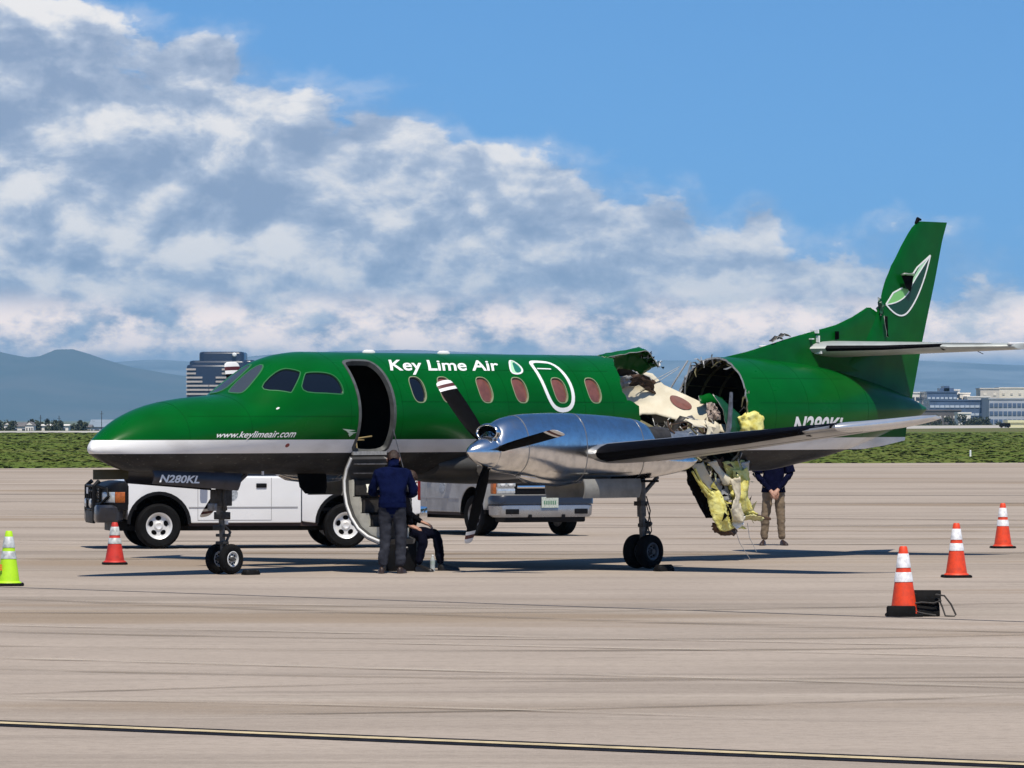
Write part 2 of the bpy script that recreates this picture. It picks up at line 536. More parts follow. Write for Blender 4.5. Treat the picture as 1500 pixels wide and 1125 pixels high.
# grass: short leaning blades thick enough to read from far, one mass
def grass():
    rnd = random.Random(3)
    b = MB()
    vs, fs, mi = [], [], []
    for i in range(52000):
        t = rnd.random()
        y0 = 232.0
        y = y0 / (1 - t * 0.72)
        x = rnd.uniform(-1, 1) * (y * 0.105 + 3)
        if y < lerp([(-400, 205), (-21, 232), (13.7, 259), (24, 262), (400, 275)], x) + .2 + 2.2 * rnd.random()**2:
            continue
        cl = noise.noise(Vector((x * 0.12, y * 0.05, 0)))
        if cl < -0.15 and rnd.random() < 0.6:
            continue
        h = (0.02 + 0.035 * rnd.random()) * (1 + 0.6 * cl) * (y / 239)**0.35
        w = (0.12 + 0.30 * rnd.random()) * (y / 239)**0.8
        a = rnd.uniform(-0.5, 0.5)
        o = len(vs)
        vs += [(x - w * cos(a), y - w * sin(a), -0.02), (x + w * cos(a), y + w * sin(a), -0.02), (x + rnd.uniform(-.1, .1) + w * .4, y + rnd.uniform(-.1, .1), h), (x - w * .5, y, h * 0.9)]
        fs.append((o, o + 1, o + 2, o + 3))
        mi.append(0 if cl + rnd.uniform(-.22, .22) > 0.05 else 1)
    g1 = pm('grass_blade', (0.098, 0.142, 0.030), 0.9, spec=0.1)
    g2 = pm('grass_blade_dry', (0.122, 0.150, 0.038), 0.9, spec=0.1)
    me = bpy.data.meshes.new('grass')
    me.from_pydata(vs, [], fs)
    for m in (g1, g2):
        me.materials.append(m)
    me.polygons.foreach_set('material_index', mi)
    o = bpy.data.objects.new('grass', me)
    COL.objects.link(o)
    # a lawn is lit like the ground it covers: blades share its upright normal
    o.data.normals_split_custom_set_from_vertices([(0, 0, 1)] * len(o.data.vertices))
    tag(o, kind='stuff')


grass()

# mountains -----------------------------------------------------------
def mountain(name, prof, Y, deep, m, rough, seed):
    """prof: azimuth (x/Y) -> elevation tangent of the ridge"""
    nx, ny = 220, 36
    b = MB()
    vs = []
    for j in range(ny + 1):
        t = j / ny
        for i in range(nx + 1):
            az = -0.30 + 0.60 * i / nx
            yy = Y - deep * 0.55 + deep * t
            xx = az * Y
            r = lerp(prof, az) * Y
            sh = max(0.0, 1 - abs(t - 0.55) / 0.55)**0.8
            q = Vector((xx / 2600, yy / 2600, seed))
            nv = noise.fractal(q, 0.9, 2.1, 6)
            rid = 1 - abs(noise.noise(Vector((xx / 1500, yy / 4500, seed + 5)))) * 1.4
            h = r * sh * (0.82 + 0.18 * rid) + r * nv * rough * (1 - abs(2 * sh - 1)) - 8
            if t in (0, 1):
                h = -8
            vs.append((xx, yy, h))
    fs = []
    for j in range(ny):
        for i in range(nx):
            a = j * (nx + 1) + i
            fs.append((a, a + 1, a + nx + 2, a + nx + 1))
    b.add(vs, fs)
    o = b.build(name, m, smooth=60)
    return tag(o, kind='structure')


def P_(L):
    return [((x - 750) / 8141.0, (613.6 - y) / 8141.0) for x, y in L]


M_FOOT = pm('forested_slope', (0.050, 0.062, 0.050), 0.95, col2=(0.085, 0.085, 0.070), vscale=0.0016, spec=0.05)
M_SNOW = pm('snowy_slope', (0.075, 0.085, 0.09), 0.95, col2=(0.20, 0.22, 0.24), vscale=0.0015, spec=0.05)
ridge1 = [(-0.30, 0.010)] + P_([(-400, 540), (-150, 525), (0, 508), (30, 518), (58, 517), (80, 507), (95, 503), (115, 508), (150, 521), (190, 534), (260, 545), (330, 552), (420, 560), (560, 566), (750, 568), (1000, 572), (1500, 584), (2300, 590)]) + [(0.30, 0.004)]
ridge2 = [(-0.30, 0.009)] + P_([(-300, 530), (0, 522), (150, 524), (190, 517), (230, 511), (290, 515), (380, 510), (470, 512), (600, 505), (760, 508), (900, 512), (970, 515), (1060, 524), (1200, 530), (1360, 524), (1500, 520), (2300, 532)]) + [(0.30, 0.008)]
mountain('mountain_foothill', ridge1, 29000, 7000, M_FOOT, 0.05, 2.0)
mountain('mountain_range', ridge2, 37500, 7000, M_SNOW, 0.04, 9.0)

# haze: one closed box of thin air
def haze():
    b = MB().box((0, 20800, 295), (29000, 48400, 610))
    m = bpy.data.materials.new('haze_air')
    m.use_nodes = True
    nt = m.node_tree
    for n in list(nt.nodes):
        nt.nodes.remove(n)
    v = NN(nt, 'ShaderNodeVolumePrincipled', {'Color': HAZE_COL + (1,), 'Density': HAZE_D})
    NN(nt, 'ShaderNodeOutputMaterial', {'Volume': v.outputs[0]})
    o = b.build('haze', m)
    tag(o, kind='stuff')


HAZE_COL = (0.38, 0.71, 1.0)
HAZE_D = 0.000032
haze()
# ------------------------------------------------------------------ airplane
# local axes: x = aft from the nose tip, y = to starboard, z = up
PLANE = thing('airplane', 'green twin propeller airplane with torn open rear fuselage parked on the apron', 'airplane',
              (-5.4636, 72.0566, 0), 0.8338)
TOP = pchip([(0, 1.695), (.1, 1.788), (.333, 1.956), (.664, 2.125), (1.16, 2.269), (1.685, 2.342), (2.165, 2.379), (2.36, 2.398), (2.46, 2.44), (2.75, 2.625), (3.0, 2.775), (3.19, 2.867), (3.53, 2.943), (3.884, 2.972), (12.9, 2.972), (14.5, 2.88), (16, 2.65), (17.2, 2.36), (17.52, 2.25)])
BOT = pchip([(0, 1.645), (.05, 1.60), (.174, 1.547), (.4, 1.46), (.627, 1.395), (1.2, 1.355), (2, 1.345), (4, 1.31), (5, 1.30), (13.5, 1.30), (14.3, 1.39), (15.2, 1.54), (16.3, 1.8), (17.35, 2.10), (17.52, 2.18)])
WID = pchip([(0, .02), (.1, .17), (.333, .31), (.664, .43), (1.16, .55), (1.7, .635), (2.4, .72), (3.2, .79), (4, .83), (5, .835), (12.9, .835), (14.5, .73), (16, .48), (17.2, .16), (17.52, .04)])
MID = pchip([(0, 1.665), (.3, 1.70), (1.1, 1.8), (2.4, 1.95), (3.6, 2.12), (5, 2.135), (13, 2.135), (16, 2.2), (17.52, 2.215)])
RF = 0.835


def surf(s, ph, off=0.0):
    m = MID(s)
    b = (TOP(s) - m) if sin(ph) >= 0 else (m - BOT(s))
    w = WID(s)
    p = Vector((s, -w * cos(ph), m + b * sin(ph)))
    if off:
        n = Vector((0, -cos(ph) / max(w, .02), sin(ph) / max(b, .02)))
        if s < 3.4 or s > 13:
            ds = 0.02
            q = surf(s + ds, ph) - surf(s - ds, ph)
            t = Vector((0, w * sin(ph), b * cos(ph)))
            n2 = q.cross(t)
            if n2.length > 1e-9:
                n = n2 if n2.dot(n) > 0 else -n2
        p = p + n.normalized() * off
    return p


def phi_of(s, z):
    m = MID(s)
    b = (TOP(s) - m) if z >= m else (m - BOT(s))
    return math.asin(max(-1, min(1, (z - m) / b)))


def PZ(L):
    """(s, z) on the port side -> (s, phi)"""
    return [(s, phi_of(s, z)) for s, z in L]


def inpoly(p, poly):
    x, y = p
    r = False
    n = len(poly)
    for i in range(n):
        x1, y1 = poly[i]
        x2, y2 = poly[(i + 1) % n]
        if (y1 > y) != (y2 > y) and x < (x2 - x1) * (y - y1) / (y2 - y1) + x1:
            r = not r
    return r


def nearest(p, poly):
    best, bp = 1e9, p
    n = len(poly)
    for i in range(n):
        a, b = Vector(poly[i]), Vector(poly[(i + 1) % n])
        a = Vector((a.x, a.y * RF))
        b = Vector((b.x, b.y * RF))
        q = Vector((p[0], p[1] * RF))
        d = b - a
        t = max(0, min(1, (q - a).dot(d) / max(d.dot(d), 1e-12)))
        c = a + d * t
        if (c - q).length < best:
            best = (c - q).length
            bp = (c.x, c.y / RF)
    return bp


def smooth_poly(L, it=2):
    for _ in range(it):
        o = []
        n = len(L)
        for i in range(n):
            a, b = L[i], L[(i + 1) % n]
            o.append((a[0] * .75 + b[0] * .25, a[1] * .75 + b[1] * .25))
            o.append((a[0] * .25 + b[0] * .75, a[1] * .25 + b[1] * .75))
        L = o
    return L


def skin(name, ss, n, holes, mats, parent, thick=0.028, phi0=-pi, phi1=pi):
    """fuselage skin as a fine grid with openings cut out and their edges drawn tight"""
    boxes = [(min(a for a, b in h), max(a for a, b in h), min(b for a, b in h), max(b for a, b in h)) for h in holes]
    phs = [phi0 + (phi1 - phi0) * j / n for j in range(n)]
    V = [[(s, p) for p in phs] for s in ss]
    keep = {}
    use = {}
    hole_of = {}
    for i in range(len(ss) - 1):
        for j in range(n):
            sc = (ss[i] + ss[i + 1]) / 2
            pc = phs[j] + (phi1 - phi0) / n / 2
            hid = -1
            for k, h in enumerate(holes):
                bx = boxes[k]
                if bx[0] <= sc <= bx[1] and bx[2] <= pc <= bx[3] and inpoly((sc, pc), h):
                    hid = k
                    break
            keep[(i, j)] = hid
            for a, b in ((i, j), (i + 1, j), (i, (j + 1) % n), (i + 1, (j + 1) % n)):
                if hid >= 0:
                    hole_of[(a, b)] = hid
                else:
                    use[(a, b)] = 1
    idx = {}
    b = MB()
    for key in use:
        s, p = V[key[0]][key[1]]
        if key in hole_of:
            s, p = nearest((s, p), holes[hole_of[key]])
        idx[key] = len(b.v)
        b.v.append(surf(s, p))
    for (i, j), hid in keep.items():
        if hid < 0:
            k = (j + 1) % n
            b.f.append([idx[(i, j)], idx[(i + 1, j)], idx[(i + 1, k)], idx[(i, k)]])
            b.mi.append(0)
    me = bpy.data.meshes.new(name)
    me.from_pydata([tuple(p) for p in b.v], [], b.f)
    for m in mats:
        me.materials.append(m)
    bm = bmesh.new()
    bm.from_mesh(me)
    bmesh.ops.remove_doubles(bm, verts=bm.verts[:], dist=1e-4)
    bmesh.ops.recalc_face_normals(bm, faces=bm.faces[:])
    # make sure the normals point outwards
    f = max(bm.faces, key=lambda q: abs(q.calc_center_median().y))
    if f.normal.y * f.calc_center_median().y < 0:
        bmesh.ops.reverse_faces(bm, faces=bm.faces[:])
    bm.to_mesh(me)
    bm.free()
    me.shade_smooth()
    o = bpy.data.objects.new(name, me)
    COL.objects.link(o)
    o.parent = parent
    md = o.modifiers.new('thickness', 'SOLIDIFY')
    md.thickness = thick
    md.offset = -1
    md.material_offset = 1
    md.material_offset_rim = 2
    es = o.modifiers.new('edges', 'EDGE_SPLIT')
    es.split_angle = radians(45)
    return o


def patch(name, poly, off, m, parent, rings=6, thick=0.012):
    """a closed piece lying on the fuselage surface inside poly [(s, phi)]"""
    cx = sum(p[0] for p in poly) / len(poly)
    cy = sum(p[1] for p in poly) / len(poly)
    R = []
    for k in range(rings, 0, -1):
        t = k / rings
        R.append([surf(cx + (s - cx) * t, cy + (p - cy) * t, off) for s, p in poly])
    b = MB()
    b.loft(R, cap=(False, False))
    o = len(b.v)
    b.v.append(surf(cx, cy, off))
    base = (rings - 1) * len(poly)
    for j in range(len(poly)):
        b.f.append([base + j, base + (j + 1) % len(poly), o])
        b.mi.append(0)
    # rim turned inwards
    b.loft([[surf(s, p, off) for s, p in poly], [surf(s, p, off - thick) for s, p in poly]], cap=(False, False))
    return b.build(name, m, parent, smooth=50)


def band(name, poly, wid, off, m, parent, closed=True, back=0.004):
    """a strip of constant width following poly on the fuselage surface (painted outline or frame)"""
    n = len(poly)
    rows = []
    for i in range(n):
        a = poly[(i - 1) % n] if closed or i > 0 else poly[i]
        c = poly[(i + 1) % n] if closed or i < n - 1 else poly[i]
        t = Vector((c[0] - a[0], (c[1] - a[1]) * RF)).normalized()
        nn = Vector((-t.y, t.x)) * wid / 2
        p = poly[i]
        q0 = (p[0] + nn.x, p[1] + nn.y / RF)
        q1 = (p[0] - nn.x, p[1] - nn.y / RF)
        rows.append([surf(q0[0], q0[1], off), surf(q1[0], q1[1], off), surf(q1[0], q1[1], off - back), surf(q0[0], q0[1], off - back)])
    b = MB()
    if closed:
        rows = rows + [rows[0]]
    b.loft(rows, cap=(not closed, not closed))
    return b.build(name, m, parent, smooth=60)


def mat_livery():
    m = bpy.data.materials.new('green_white_grey_livery')
    m.use_nodes = True
    nt = m.node_tree
    b = nt.nodes['Principled BSDF']
    tc = NN(nt, 'ShaderNodeTexCoord')
    sp = NN(nt, 'ShaderNodeSeparateXYZ', {0: tc.outputs['Object']})
    z = sp.outputs[2]
    mp = NN(nt, 'ShaderNodeMapping', {'Vector': tc.outputs['Object'], 'Scale': (0.5, 1, 1.2)})
    nz = NN(nt, 'ShaderNodeTexNoise', {'Vector': mp.outputs[0], 'Scale': 3.0, 'Detail': 6.0}).outputs[0]
    nf = NN(nt, 'ShaderNodeTexNoise', {'Vector': mp.outputs[0], 'Scale': 30.0, 'Detail': 4.0}).outputs[0]
    green = MIXC(nt, SMOOTH(nt, nz, 0.3, 0.7), (0.0006, 0.098, 0.011), (0.0005, 0.080, 0.008))
    white = MIXC(nt, SMOOTH(nt, nz, 0.42, 0.75), (0.84, 0.84, 0.82), (0.66, 0.65, 0.63))
    grey = MIXC(nt, SMOOTH(nt, nz, 0.35, 0.65), (0.045, 0.044, 0.042), (0.024, 0.023, 0.023))
    grey = MIXC(nt, MA(nt, 'MULTIPLY', SMOOTH(nt, nf, 0.6, 0.7), 0.6), grey, (0.11, 0.105, 0.095))
    a = MA(nt, 'GREATER_THAN', z, 1.79)
    c2 = MA(nt, 'GREATER_THAN', z, 1.612)
    col = MIXC(nt, c2, grey, white)
    col = MIXC(nt, a, col, green)
    nt.links.new(col, b.inputs['Base Color'])
    nt.links.new(MA(nt, 'MULTIPLY_ADD', nz, 0.16, MA(nt, 'MULTIPLY_ADD', c2, -0.2, 0.42)), b.inputs['Roughness'])
    bp = NN(nt, 'ShaderNodeBump', {'Height': nz, 'Strength': 0.06, 'Distance': 0.05})
    nt.links.new(bp.outputs[0], b.inputs['Normal'])
    b.inputs['Coat Weight'].default_value = 0.08
    b.inputs['Coat Roughness'].default_value = 0.10
    b.inputs['Specular IOR Level'].default_value = 0.10
    return m


M_LIV = mat_livery()
M_GREEN = pm('green_enamel', (0.0006, 0.092, 0.010), 0.35, var=0.2, vscale=3, coat=0.12, spec=0.15)
M_INT = pm('cabin_interior', (0.014, 0.012, 0.009), 0.8, var=0.3)
M_EDGE = pm('bare_skin_edge', (0.55, 0.55, 0.52), 0.45, 0.5, var=0.3, vscale=20)
M_TEXT = pm('white_lettering', (0.80, 0.81, 0.80), 0.5)
M_SHADE = pm('red_brown_window_blind', (0.20, 0.072, 0.050), 0.35, var=0.3, vscale=9, coat=0.4)
M_CREAM = pm('cream_cabin_liner', (0.66, 0.61, 0.47), 0.6, var=0.15, vscale=4, col2=(0.58, 0.52, 0.38))
M_YEL = pm('yellow_insulation', (0.80, 0.77, 0.28), 0.7, vscale=9, col2=(0.58, 0.50, 0.09), bump=0.6, bscale=14)
M_OLIVE = pm('olive_primer', (0.15, 0.13, 0.055), 0.65, var=0.5, vscale=6)
M_RUSTY = pm('brown_cabin_trim', (0.085, 0.045, 0.025), 0.7, var=0.5, vscale=8)

door_fwd = [(4.235, 2.852), (4.195, 2.742), (4.180, 2.558), (4.18, 2.374), (4.18, 2.191), (4.18, 2.008), (4.18, 1.824), (4.184, 1.61)]
door_aft = [(4.85, 1.59), (4.86, 1.823), (4.86, 2.053), (4.86, 2.284), (4.86, 2.469), (4.845, 2.70), (4.80, 2.82), (4.72, 2.86)]


def dens(L, step=.03):
    out = []
    n = len(L)
    for i in range(n):
        a, b = L[i], L[(i + 1) % n]
        k = max(1, int(sqrt((b[0] - a[0])**2 + ((b[1] - a[1]) * RF)**2) / step))
        out += [(a[0] + (b[0] - a[0]) * t / k, a[1] + (b[1] - a[1]) * t / k) for t in range(k)]
    return out


DOOR = dens(smooth_poly(PZ(door_fwd + door_aft), 2))


def win_outline(sc, zc=2.475, hw=.135, hh=.195):
    m = phi_of(sc, zc)
    out = []
    for k in range(28):
        a = 2 * pi * k / 28
        cx, cy = cos(a), sin(a)
        e = 0.75
        out.append((sc + hw * abs(cx)**e * (1 if cx > 0 else -1), m + hh / RF * abs(cy)**e * (1 if cy > 0 else -1)))
    return out


WIN_S = [5.39, 5.955, 6.735, 7.46, 8.285, 8.995]
WINS = [win_outline(s) for s in WIN_S]
CW1 = smooth_poly(PZ([(2.60, 2.425), (3.085, 2.735), (3.315, 2.712), (3.335, 2.68), (3.04, 2.425), (3.0, 2.41)]), 2)
CW2 = smooth_poly(PZ([(3.13, 2.39), (3.37, 2.67), (3.45, 2.69), (3.74, 2.69), (3.875, 2.645), (3.925, 2.54), (3.925, 2.41), (3.85, 2.39)]), 2)
WS = smooth_poly([(2.43, 1.20), (2.41, 1.54), (3.03, 1.54), (3.035, 1.32), (2.52, 1.13)], 2)

rj = random.Random(5)


def jag(L, amp=0.03, step=0.05):
    out = []
    n = len(L)
    for i in range(n - 1):
        a, b = L[i], L[i + 1]
        d = sqrt((b[0] - a[0])**2 + ((b[1] - a[1]) * RF)**2)
        k = max(1, int(d / step))
        for t in range(k):
            u = t / k
            q = 0 if t == 0 else amp
            out.append((a[0] + (b[0] - a[0]) * u + rj.uniform(-q, q), a[1] + (b[1] - a[1]) * u + rj.uniform(-q, q)))
    out.append(L[-1])
    return out


# torn away region of the forward skin: port side, roof and upper starboard side
tear = PZ([(9.93, 1.70), (9.93, 2.02), (9.90, 2.25), (9.78, 2.31), (9.66, 2.33), (9.60, 2.45), (9.64, 2.60), (9.70, 2.70)]) + \
    [(9.80, radians(58)), (10.02, radians(76)), (10.3, radians(88)), (10.5, radians(100)), (11.0, radians(118)), (11.6, radians(138)), (12.3, radians(150)), (12.5, radians(158))]
TEAR = jag(tear, .018, .05) + [(13.0, radians(160)), (13.0, radians(-62)), (12.3, radians(-66)), (11.2, radians(-80)), (10.3, radians(-78))]
s_list = []
s = 0.0
while s < 12.62:
    s_list.append(s)
    s += 0.012 if s < 0.15 else 0.028
FWD = skin('forward_fuselage', s_list, 250, [DOOR, CW1, CW2, TEAR] + WINS, [M_LIV, M_INT, M_EDGE], PLANE)
cap = MB()
cap.loft([[surf(0, -pi + 2 * pi * j / 60) for j in range(60)]] + [[surf(0, -pi + 2 * pi * j / 60) * t + Vector((-0.006 * (1 - t), 0, 1.667 * (1 - t))) for j in range(60)] for t in (.6, .2)], cap=(False, True))
cap.build('nose_cap', M_WHITE, PLANE, smooth=60)

tail_edge = [(12.32, radians(-180)), (12.62, radians(-180)), (12.66, radians(-150)), (12.55, radians(-110)), (12.45, radians(-80)), (12.35, radians(-40)), (12.31, 0.05), (12.33, radians(15)), (12.37, radians(32)), (12.42, radians(52)), (12.49, radians(70)), (12.58, radians(92)), (12.60, radians(120)), (12.62, radians(160)), (12.62, radians(180)), (12.0, radians(180))]
TE_ = jag(tail_edge[1:-1], .022, .05)
s_list = []
s = 12.2
while s < 17.53:
    s_list.append(min(s, 17.519))
    s += 0.03
AFT = skin('aft_fuselage', s_list, 230, [[(12.0, radians(-181))] + TE_ + [(12.0, radians(181))]], [M_LIV, M_INT, M_EDGE], PLANE)
MB().loft([[surf(17.51, 2 * pi * j / 24) for j in range(24)], [surf(17.51, 2 * pi * j / 24) * .3 + Vector((17.53, 0, 2.215)) * .7 for j in range(24)]]).build('tail_cap', M_GREEN, PLANE, smooth=60)

# skin seams: lap joints a millimetre proud
M_SEAM = pm('skin_seam_green', (0.0004, 0.055, 0.006), 0.45, spec=.1)
for s_ in (1.25, 2.26, 4.02, 5.02, 6.35, 7.15, 8.75, 9.35):
    band('skin_seam', [(s_, phi_of(s_, 1.80) + (radians(98) - phi_of(s_, 1.80)) * t / 24) for t in range(25)], .007, .0018, M_SEAM, FWD, closed=False, back=.002)
for s_ in (12.95, 13.75, 14.6, 15.4):
    band('skin_seam', [(s_, phi_of(s_, 1.80) + (radians(85) - phi_of(s_, 1.80)) * t / 24) for t in range(25)], .009, .0018, M_SEAM, AFT, closed=False, back=.002)
for z_, a_, c_ in ((2.30, 5.0, 9.6), (2.74, 5.0, 9.5), (2.10, 1.3, 4.1)):
    band('skin_seam', PZ([(a_ + (c_ - a_) * t / 30, z_) for t in range(31)]), .008, .0016, M_SEAM, FWD, closed=False, back=.002)
for z_, a_, c_ in ((2.30, 12.6, 15.8), (2.66, 12.6, 15.0)):
    band('skin_seam', PZ([(a_ + (c_ - a_) * t / 30, z_) for t in range(31)]), .008, .0016, M_SEAM, AFT, closed=False, back=.002)

# windows
for k, w in enumerate(WINS):
    o = patch('cabin_window', w, -0.022, M_GLASS if k == 0 else M_SHADE, PLANE, rings=3)
    b2 = band('window_frame', [((s_ - WIN_S[k]) * 1.03 + WIN_S[k], p_) for s_, p_ in w], 0.013, 0.002, pm('pale_window_frame', (0.26, 0.30, 0.17), 0.4), o, back=0.03)
for w, nm in ((CW1, 'cockpit_window'), (CW2, 'cockpit_window')):
    o = patch(nm, w, -0.016, M_GLASS, PLANE, rings=4)
    band('window_frame', w, 0.014, 0.003, pm('light_green_frame', (0.035, 0.16, 0.05), 0.4), o, back=0.02)
wsm = patch('windscreen', WS, 0.006, pm('windscreen_glass', (0.05, 0.06, 0.07), 0.05, spec=0.9), PLANE, rings=6)
band('window_frame', WS, 0.02, 0.008, pm('light_green_frame', (0.035, 0.16, 0.05), 0.4), wsm, back=0.02)
WS2 = [(s_, pi - p_) for s_, p_ in WS]
wsm = patch('windscreen', WS2, 0.006, MATS['windscreen_glass'], PLANE, rings=6)
band('window_frame', WS2, 0.03, 0.010, MATS['light_green_frame'], wsm, back=0.02)
# emergency exit outline and its handle line
EX = smooth_poly(PZ([(7.985, 2.80), (8.06, 2.865), (8.25, 2.866), (8.476, 2.848), (8.545, 2.646), (8.54, 2.388), (8.45, 2.215), (8.232, 2.177), (8.06, 2.245), (7.97, 2.45)]), 2)
band('exit_outline', EX, 0.062, 0.004, M_TEXT, PLANE)
band('exit_handle_line', PZ([(8.05, 2.768), (8.2, 2.766), (8.33, 2.763)]), 0.022, 0.004, M_TEXT, PLANE, closed=False)
# door frame and sill, cabin glimpsed through the door
band('door_frame', DOOR, 0.05, 0.006, pm('door_seal', (0.10, 0.105, 0.10), 0.5, var=0.4, vscale=10), PLANE, back=0.07)
MB().box((4.52, -0.30, 1.60), (0.66, 0.72, 0.035)).build('cabin_floor', M_INT, PLANE)
MB().box((4.52, -0.66, 1.605), (0.66, 0.06, 0.05)).build('door_sill', M_EDGE, PLANE)
b = MB().tube([(4.42, -0.55, 1.62), (4.42, -0.52, 1.80), (4.75, -0.50, 1.83)], 0.012).tube([(4.42, -0.55, 1.78), (4.60, -0.5, 1.78)], 0.01)
b.build('hand_rail', pm('brass_rail', (0.55, 0.42, 0.2), 0.4, 0.5), PLANE)


def text_mesh(txt, shear=0.0, bold=0.0):
    cu = bpy.data.curves.new('lettering', 'FONT')
    cu.body = txt
    cu.shear = shear
    cu.offset = bold
    cu.resolution_u = 4
    o = bpy.data.objects.new('lettering', cu)
    COL.objects.link(o)
    dg = bpy.context.evaluated_depsgraph_get()
    dg.update()
    ev = o.evaluated_get(dg)
    me = ev.to_mesh()
    bm = bmesh.new()
    bm.from_mesh(me)
    ev.to_mesh_clear()
    bpy.data.objects.remove(o)
    bpy.data.curves.remove(cu)
    bmesh.ops.triangulate(bm, faces=bm.faces[:])
    for _ in range(2):
        L = [e for e in bm.edges if e.calc_length() > 0.12]
        bmesh.ops.subdivide_edges(bm, edges=L, cuts=1)
        bmesh.ops.triangulate(bm, faces=bm.faces[:])
    xs = [v.co.x for v in bm.verts]
    ys = [v.co.y for v in bm.verts]
    x0, x1, y0, y1 = min(xs), max(xs), min(ys), max(ys)
    b = MB()
    bm.verts.ensure_lookup_table()
    b.v = [Vector(((v.co.x - x0) / (x1 - x0), v.co.y, 0)) for v in bm.verts]
    b.f = [[v.index for v in f.verts] for f in bm.faces]
    b.mi = [0] * len(b.f)
    bm.free()
    return b, y0, y1


def fus_text(name, txt, s0, s1, zb0, zb1, cap_h, shear=0.0, bold=0.0, m=M_TEXT, lean=0.0):
    """lettering painted on the port side between s0 and s1, baseline height from zb0 to zb1"""
    b, y0, y1 = text_mesh(txt, shear, bold)
    out = []
    for p in b.v:
        s_ = s0 + (s1 - s0) * p.x
        zb = zb0 + (zb1 - zb0) * p.x
        ph = phi_of(s_, zb) + (p.y / 0.70) * cap_h / RF
        s_ += (p.y / 0.70) * lean
        out.append(surf(s_, ph, 0.005))
    b.v = out
    return b.build(name, m, PLANE)


fus_text('title_lettering', 'Key Lime Air', 5.02, 7.22, 2.725, 2.735, 0.235, 0, 0.018, lean=0.155)
fus_text('web_lettering', 'www.keylimeair.com', 1.66, 3.02, 1.822, 1.825, 0.112, 0.25, 0.014, lean=0.02)
fus_text('registration_lettering', 'N280KL', 13.36, 14.72, 1.85, 1.87, 0.25, 0.1, 0.03, lean=0.03)
# small wedge of lime beside the title
M_LIME = pm('lime_green_paint', (0.20, 0.52, 0.16), 0.4)
M_DKGR = pm('dark_green_paint', (0.002, 0.055, 0.022), 0.4)
LG = smooth_poly([(7.41, phi_of(7.41, 2.71)), (7.68, phi_of(7.68, 2.90)), (7.74, phi_of(7.74, 2.79)), (7.68, phi_of(7.68, 2.71)), (7.52, phi_of(7.52, 2.68))], 2)
patch('logo_wedge', LG, 0.004, pm('pale_lime_paint', (0.42, 0.72, 0.45), 0.4), PLANE, rings=3)
LG2 = [(s_ * 0.55 + 7.66 * 0.45, p_ * 0.75 + phi_of(7.66, 2.76) * 0.25) for s_, p_ in LG]
patch('logo_wedge', LG2, 0.008, pm('teal_green_paint', (0.01, 0.16, 0.10), 0.4), PLANE, rings=3)
band('logo_outline', LG, 0.026, 0.010, M_TEXT, PLANE)
# small eagle-like mark by the door, red disc on the stripe, static port
b = MB()
for a0, a1, a2 in (((3.86, 1.935), (4.12, 1.915), (3.98, 1.895)), ((3.95, 1.90), (4.15, 1.885), (4.03, 1.86)), ((3.99, 1.87), (4.09, 1.865), (4.03, 1.83))):
    b.add([surf(s_, phi_of(s_, z_), 0.005) for s_, z_ in (a0, a1, a2)], [(0, 1, 2)])
b.build('maker_mark', pm('silver_marking', (0.45, 0.55, 0.45), 0.4), PLANE)
patch('red_disc', [(2.936 + .035 * cos(a * pi / 8), phi_of(2.936, 1.715) + .04 * sin(a * pi / 8)) for a in range(16)], 0.004, pm('red_brown_mark', (0.25, 0.05, 0.04), 0.5), PLANE, rings=2)
patch('static_port', [(2.73 + .03 * cos(a * pi / 4), phi_of(2.73, 2.205) + .02 * sin(a * pi / 4)) for a in range(8)], 0.006, M_TEXT, PLANE, rings=1)
for s_ in (5.22, 6.72):
    b = MB().loft([[Vector((s_ + dx * k, dy * k, 2.965 + h)) for dx, dy in ((-.13, 0), (-.05, .035), (.08, .035), (.13, 0), (.08, -.035), (-.05, -.035))] for k, h in ((1, 0), (.95, .025), (.6, .045))])
    b.build('roof_antenna', M_WHITE, PLANE, smooth=50)

# ------------------------------------------------ torn metal, liner, wreckage (all still part of the airframe)
fl = [[(9.98, .10), (10.15, .25), (10.45, .35)], None]
b = MB()
G0 = [  # rows along the roof flap: (s, l, z)
    [(9.85, .22, 2.94), (10.0, -.05, 2.975), (10.2, -.35, 2.90), (10.5, -.6, 2.73)],
    [(10.45, .18, 3.01), (10.55, -.08, 3.04), (10.7, -.35, 2.96), (10.9, -.60, 2.76)],
    [(10.92, .10, 3.04), (11.0, -.15, 3.10), (11.1, -.40, 3.02), (11.2, -.62, 2.80)],
    [(11.20, -.02, 2.93), (11.30, -.20, 2.98), (11.38, -.42, 2.93), (11.45, -.62, 2.76)],
    [(11.40, -.10, 2.80), (11.52, -.25, 2.83), (11.60, -.45, 2.80), (11.62, -.62, 2.70)]]


G = [[(s_ + (l_ - ln) * 1.103, ln, z_) for (s_, l_, z_), ln in zip(r, (.22, .06, -.08, -.20))] for r in G0]


def sub_grid(G, ku, kv, amp, rnd):
    rows = []
    nu, nv = len(G) - 1, len(G[0]) - 1
    for i in range(nu * ku + 1):
        u = i / ku
        a = min(int(u), nu - 1)
        fu = u - a
        r = []
        for j in range(nv * kv + 1):
            v = j / kv
            c = min(int(v), nv - 1)
            fv = v - c
            p = (Vector(G[a][c]) * (1 - fu) + Vector(G[a + 1][c]) * fu) * (1 - fv) + (Vector(G[a][c + 1]) * (1 - fu) + Vector(G[a + 1][c + 1]) * fu) * fv
            p = p + Vector((rnd.uniform(-1, 1), rnd.uniform(-1, 1), rnd.uniform(-1, 1))) * amp
            r.append(Vector((p.x, -p.y, p.z)))
        rows.append(r)
    return rows


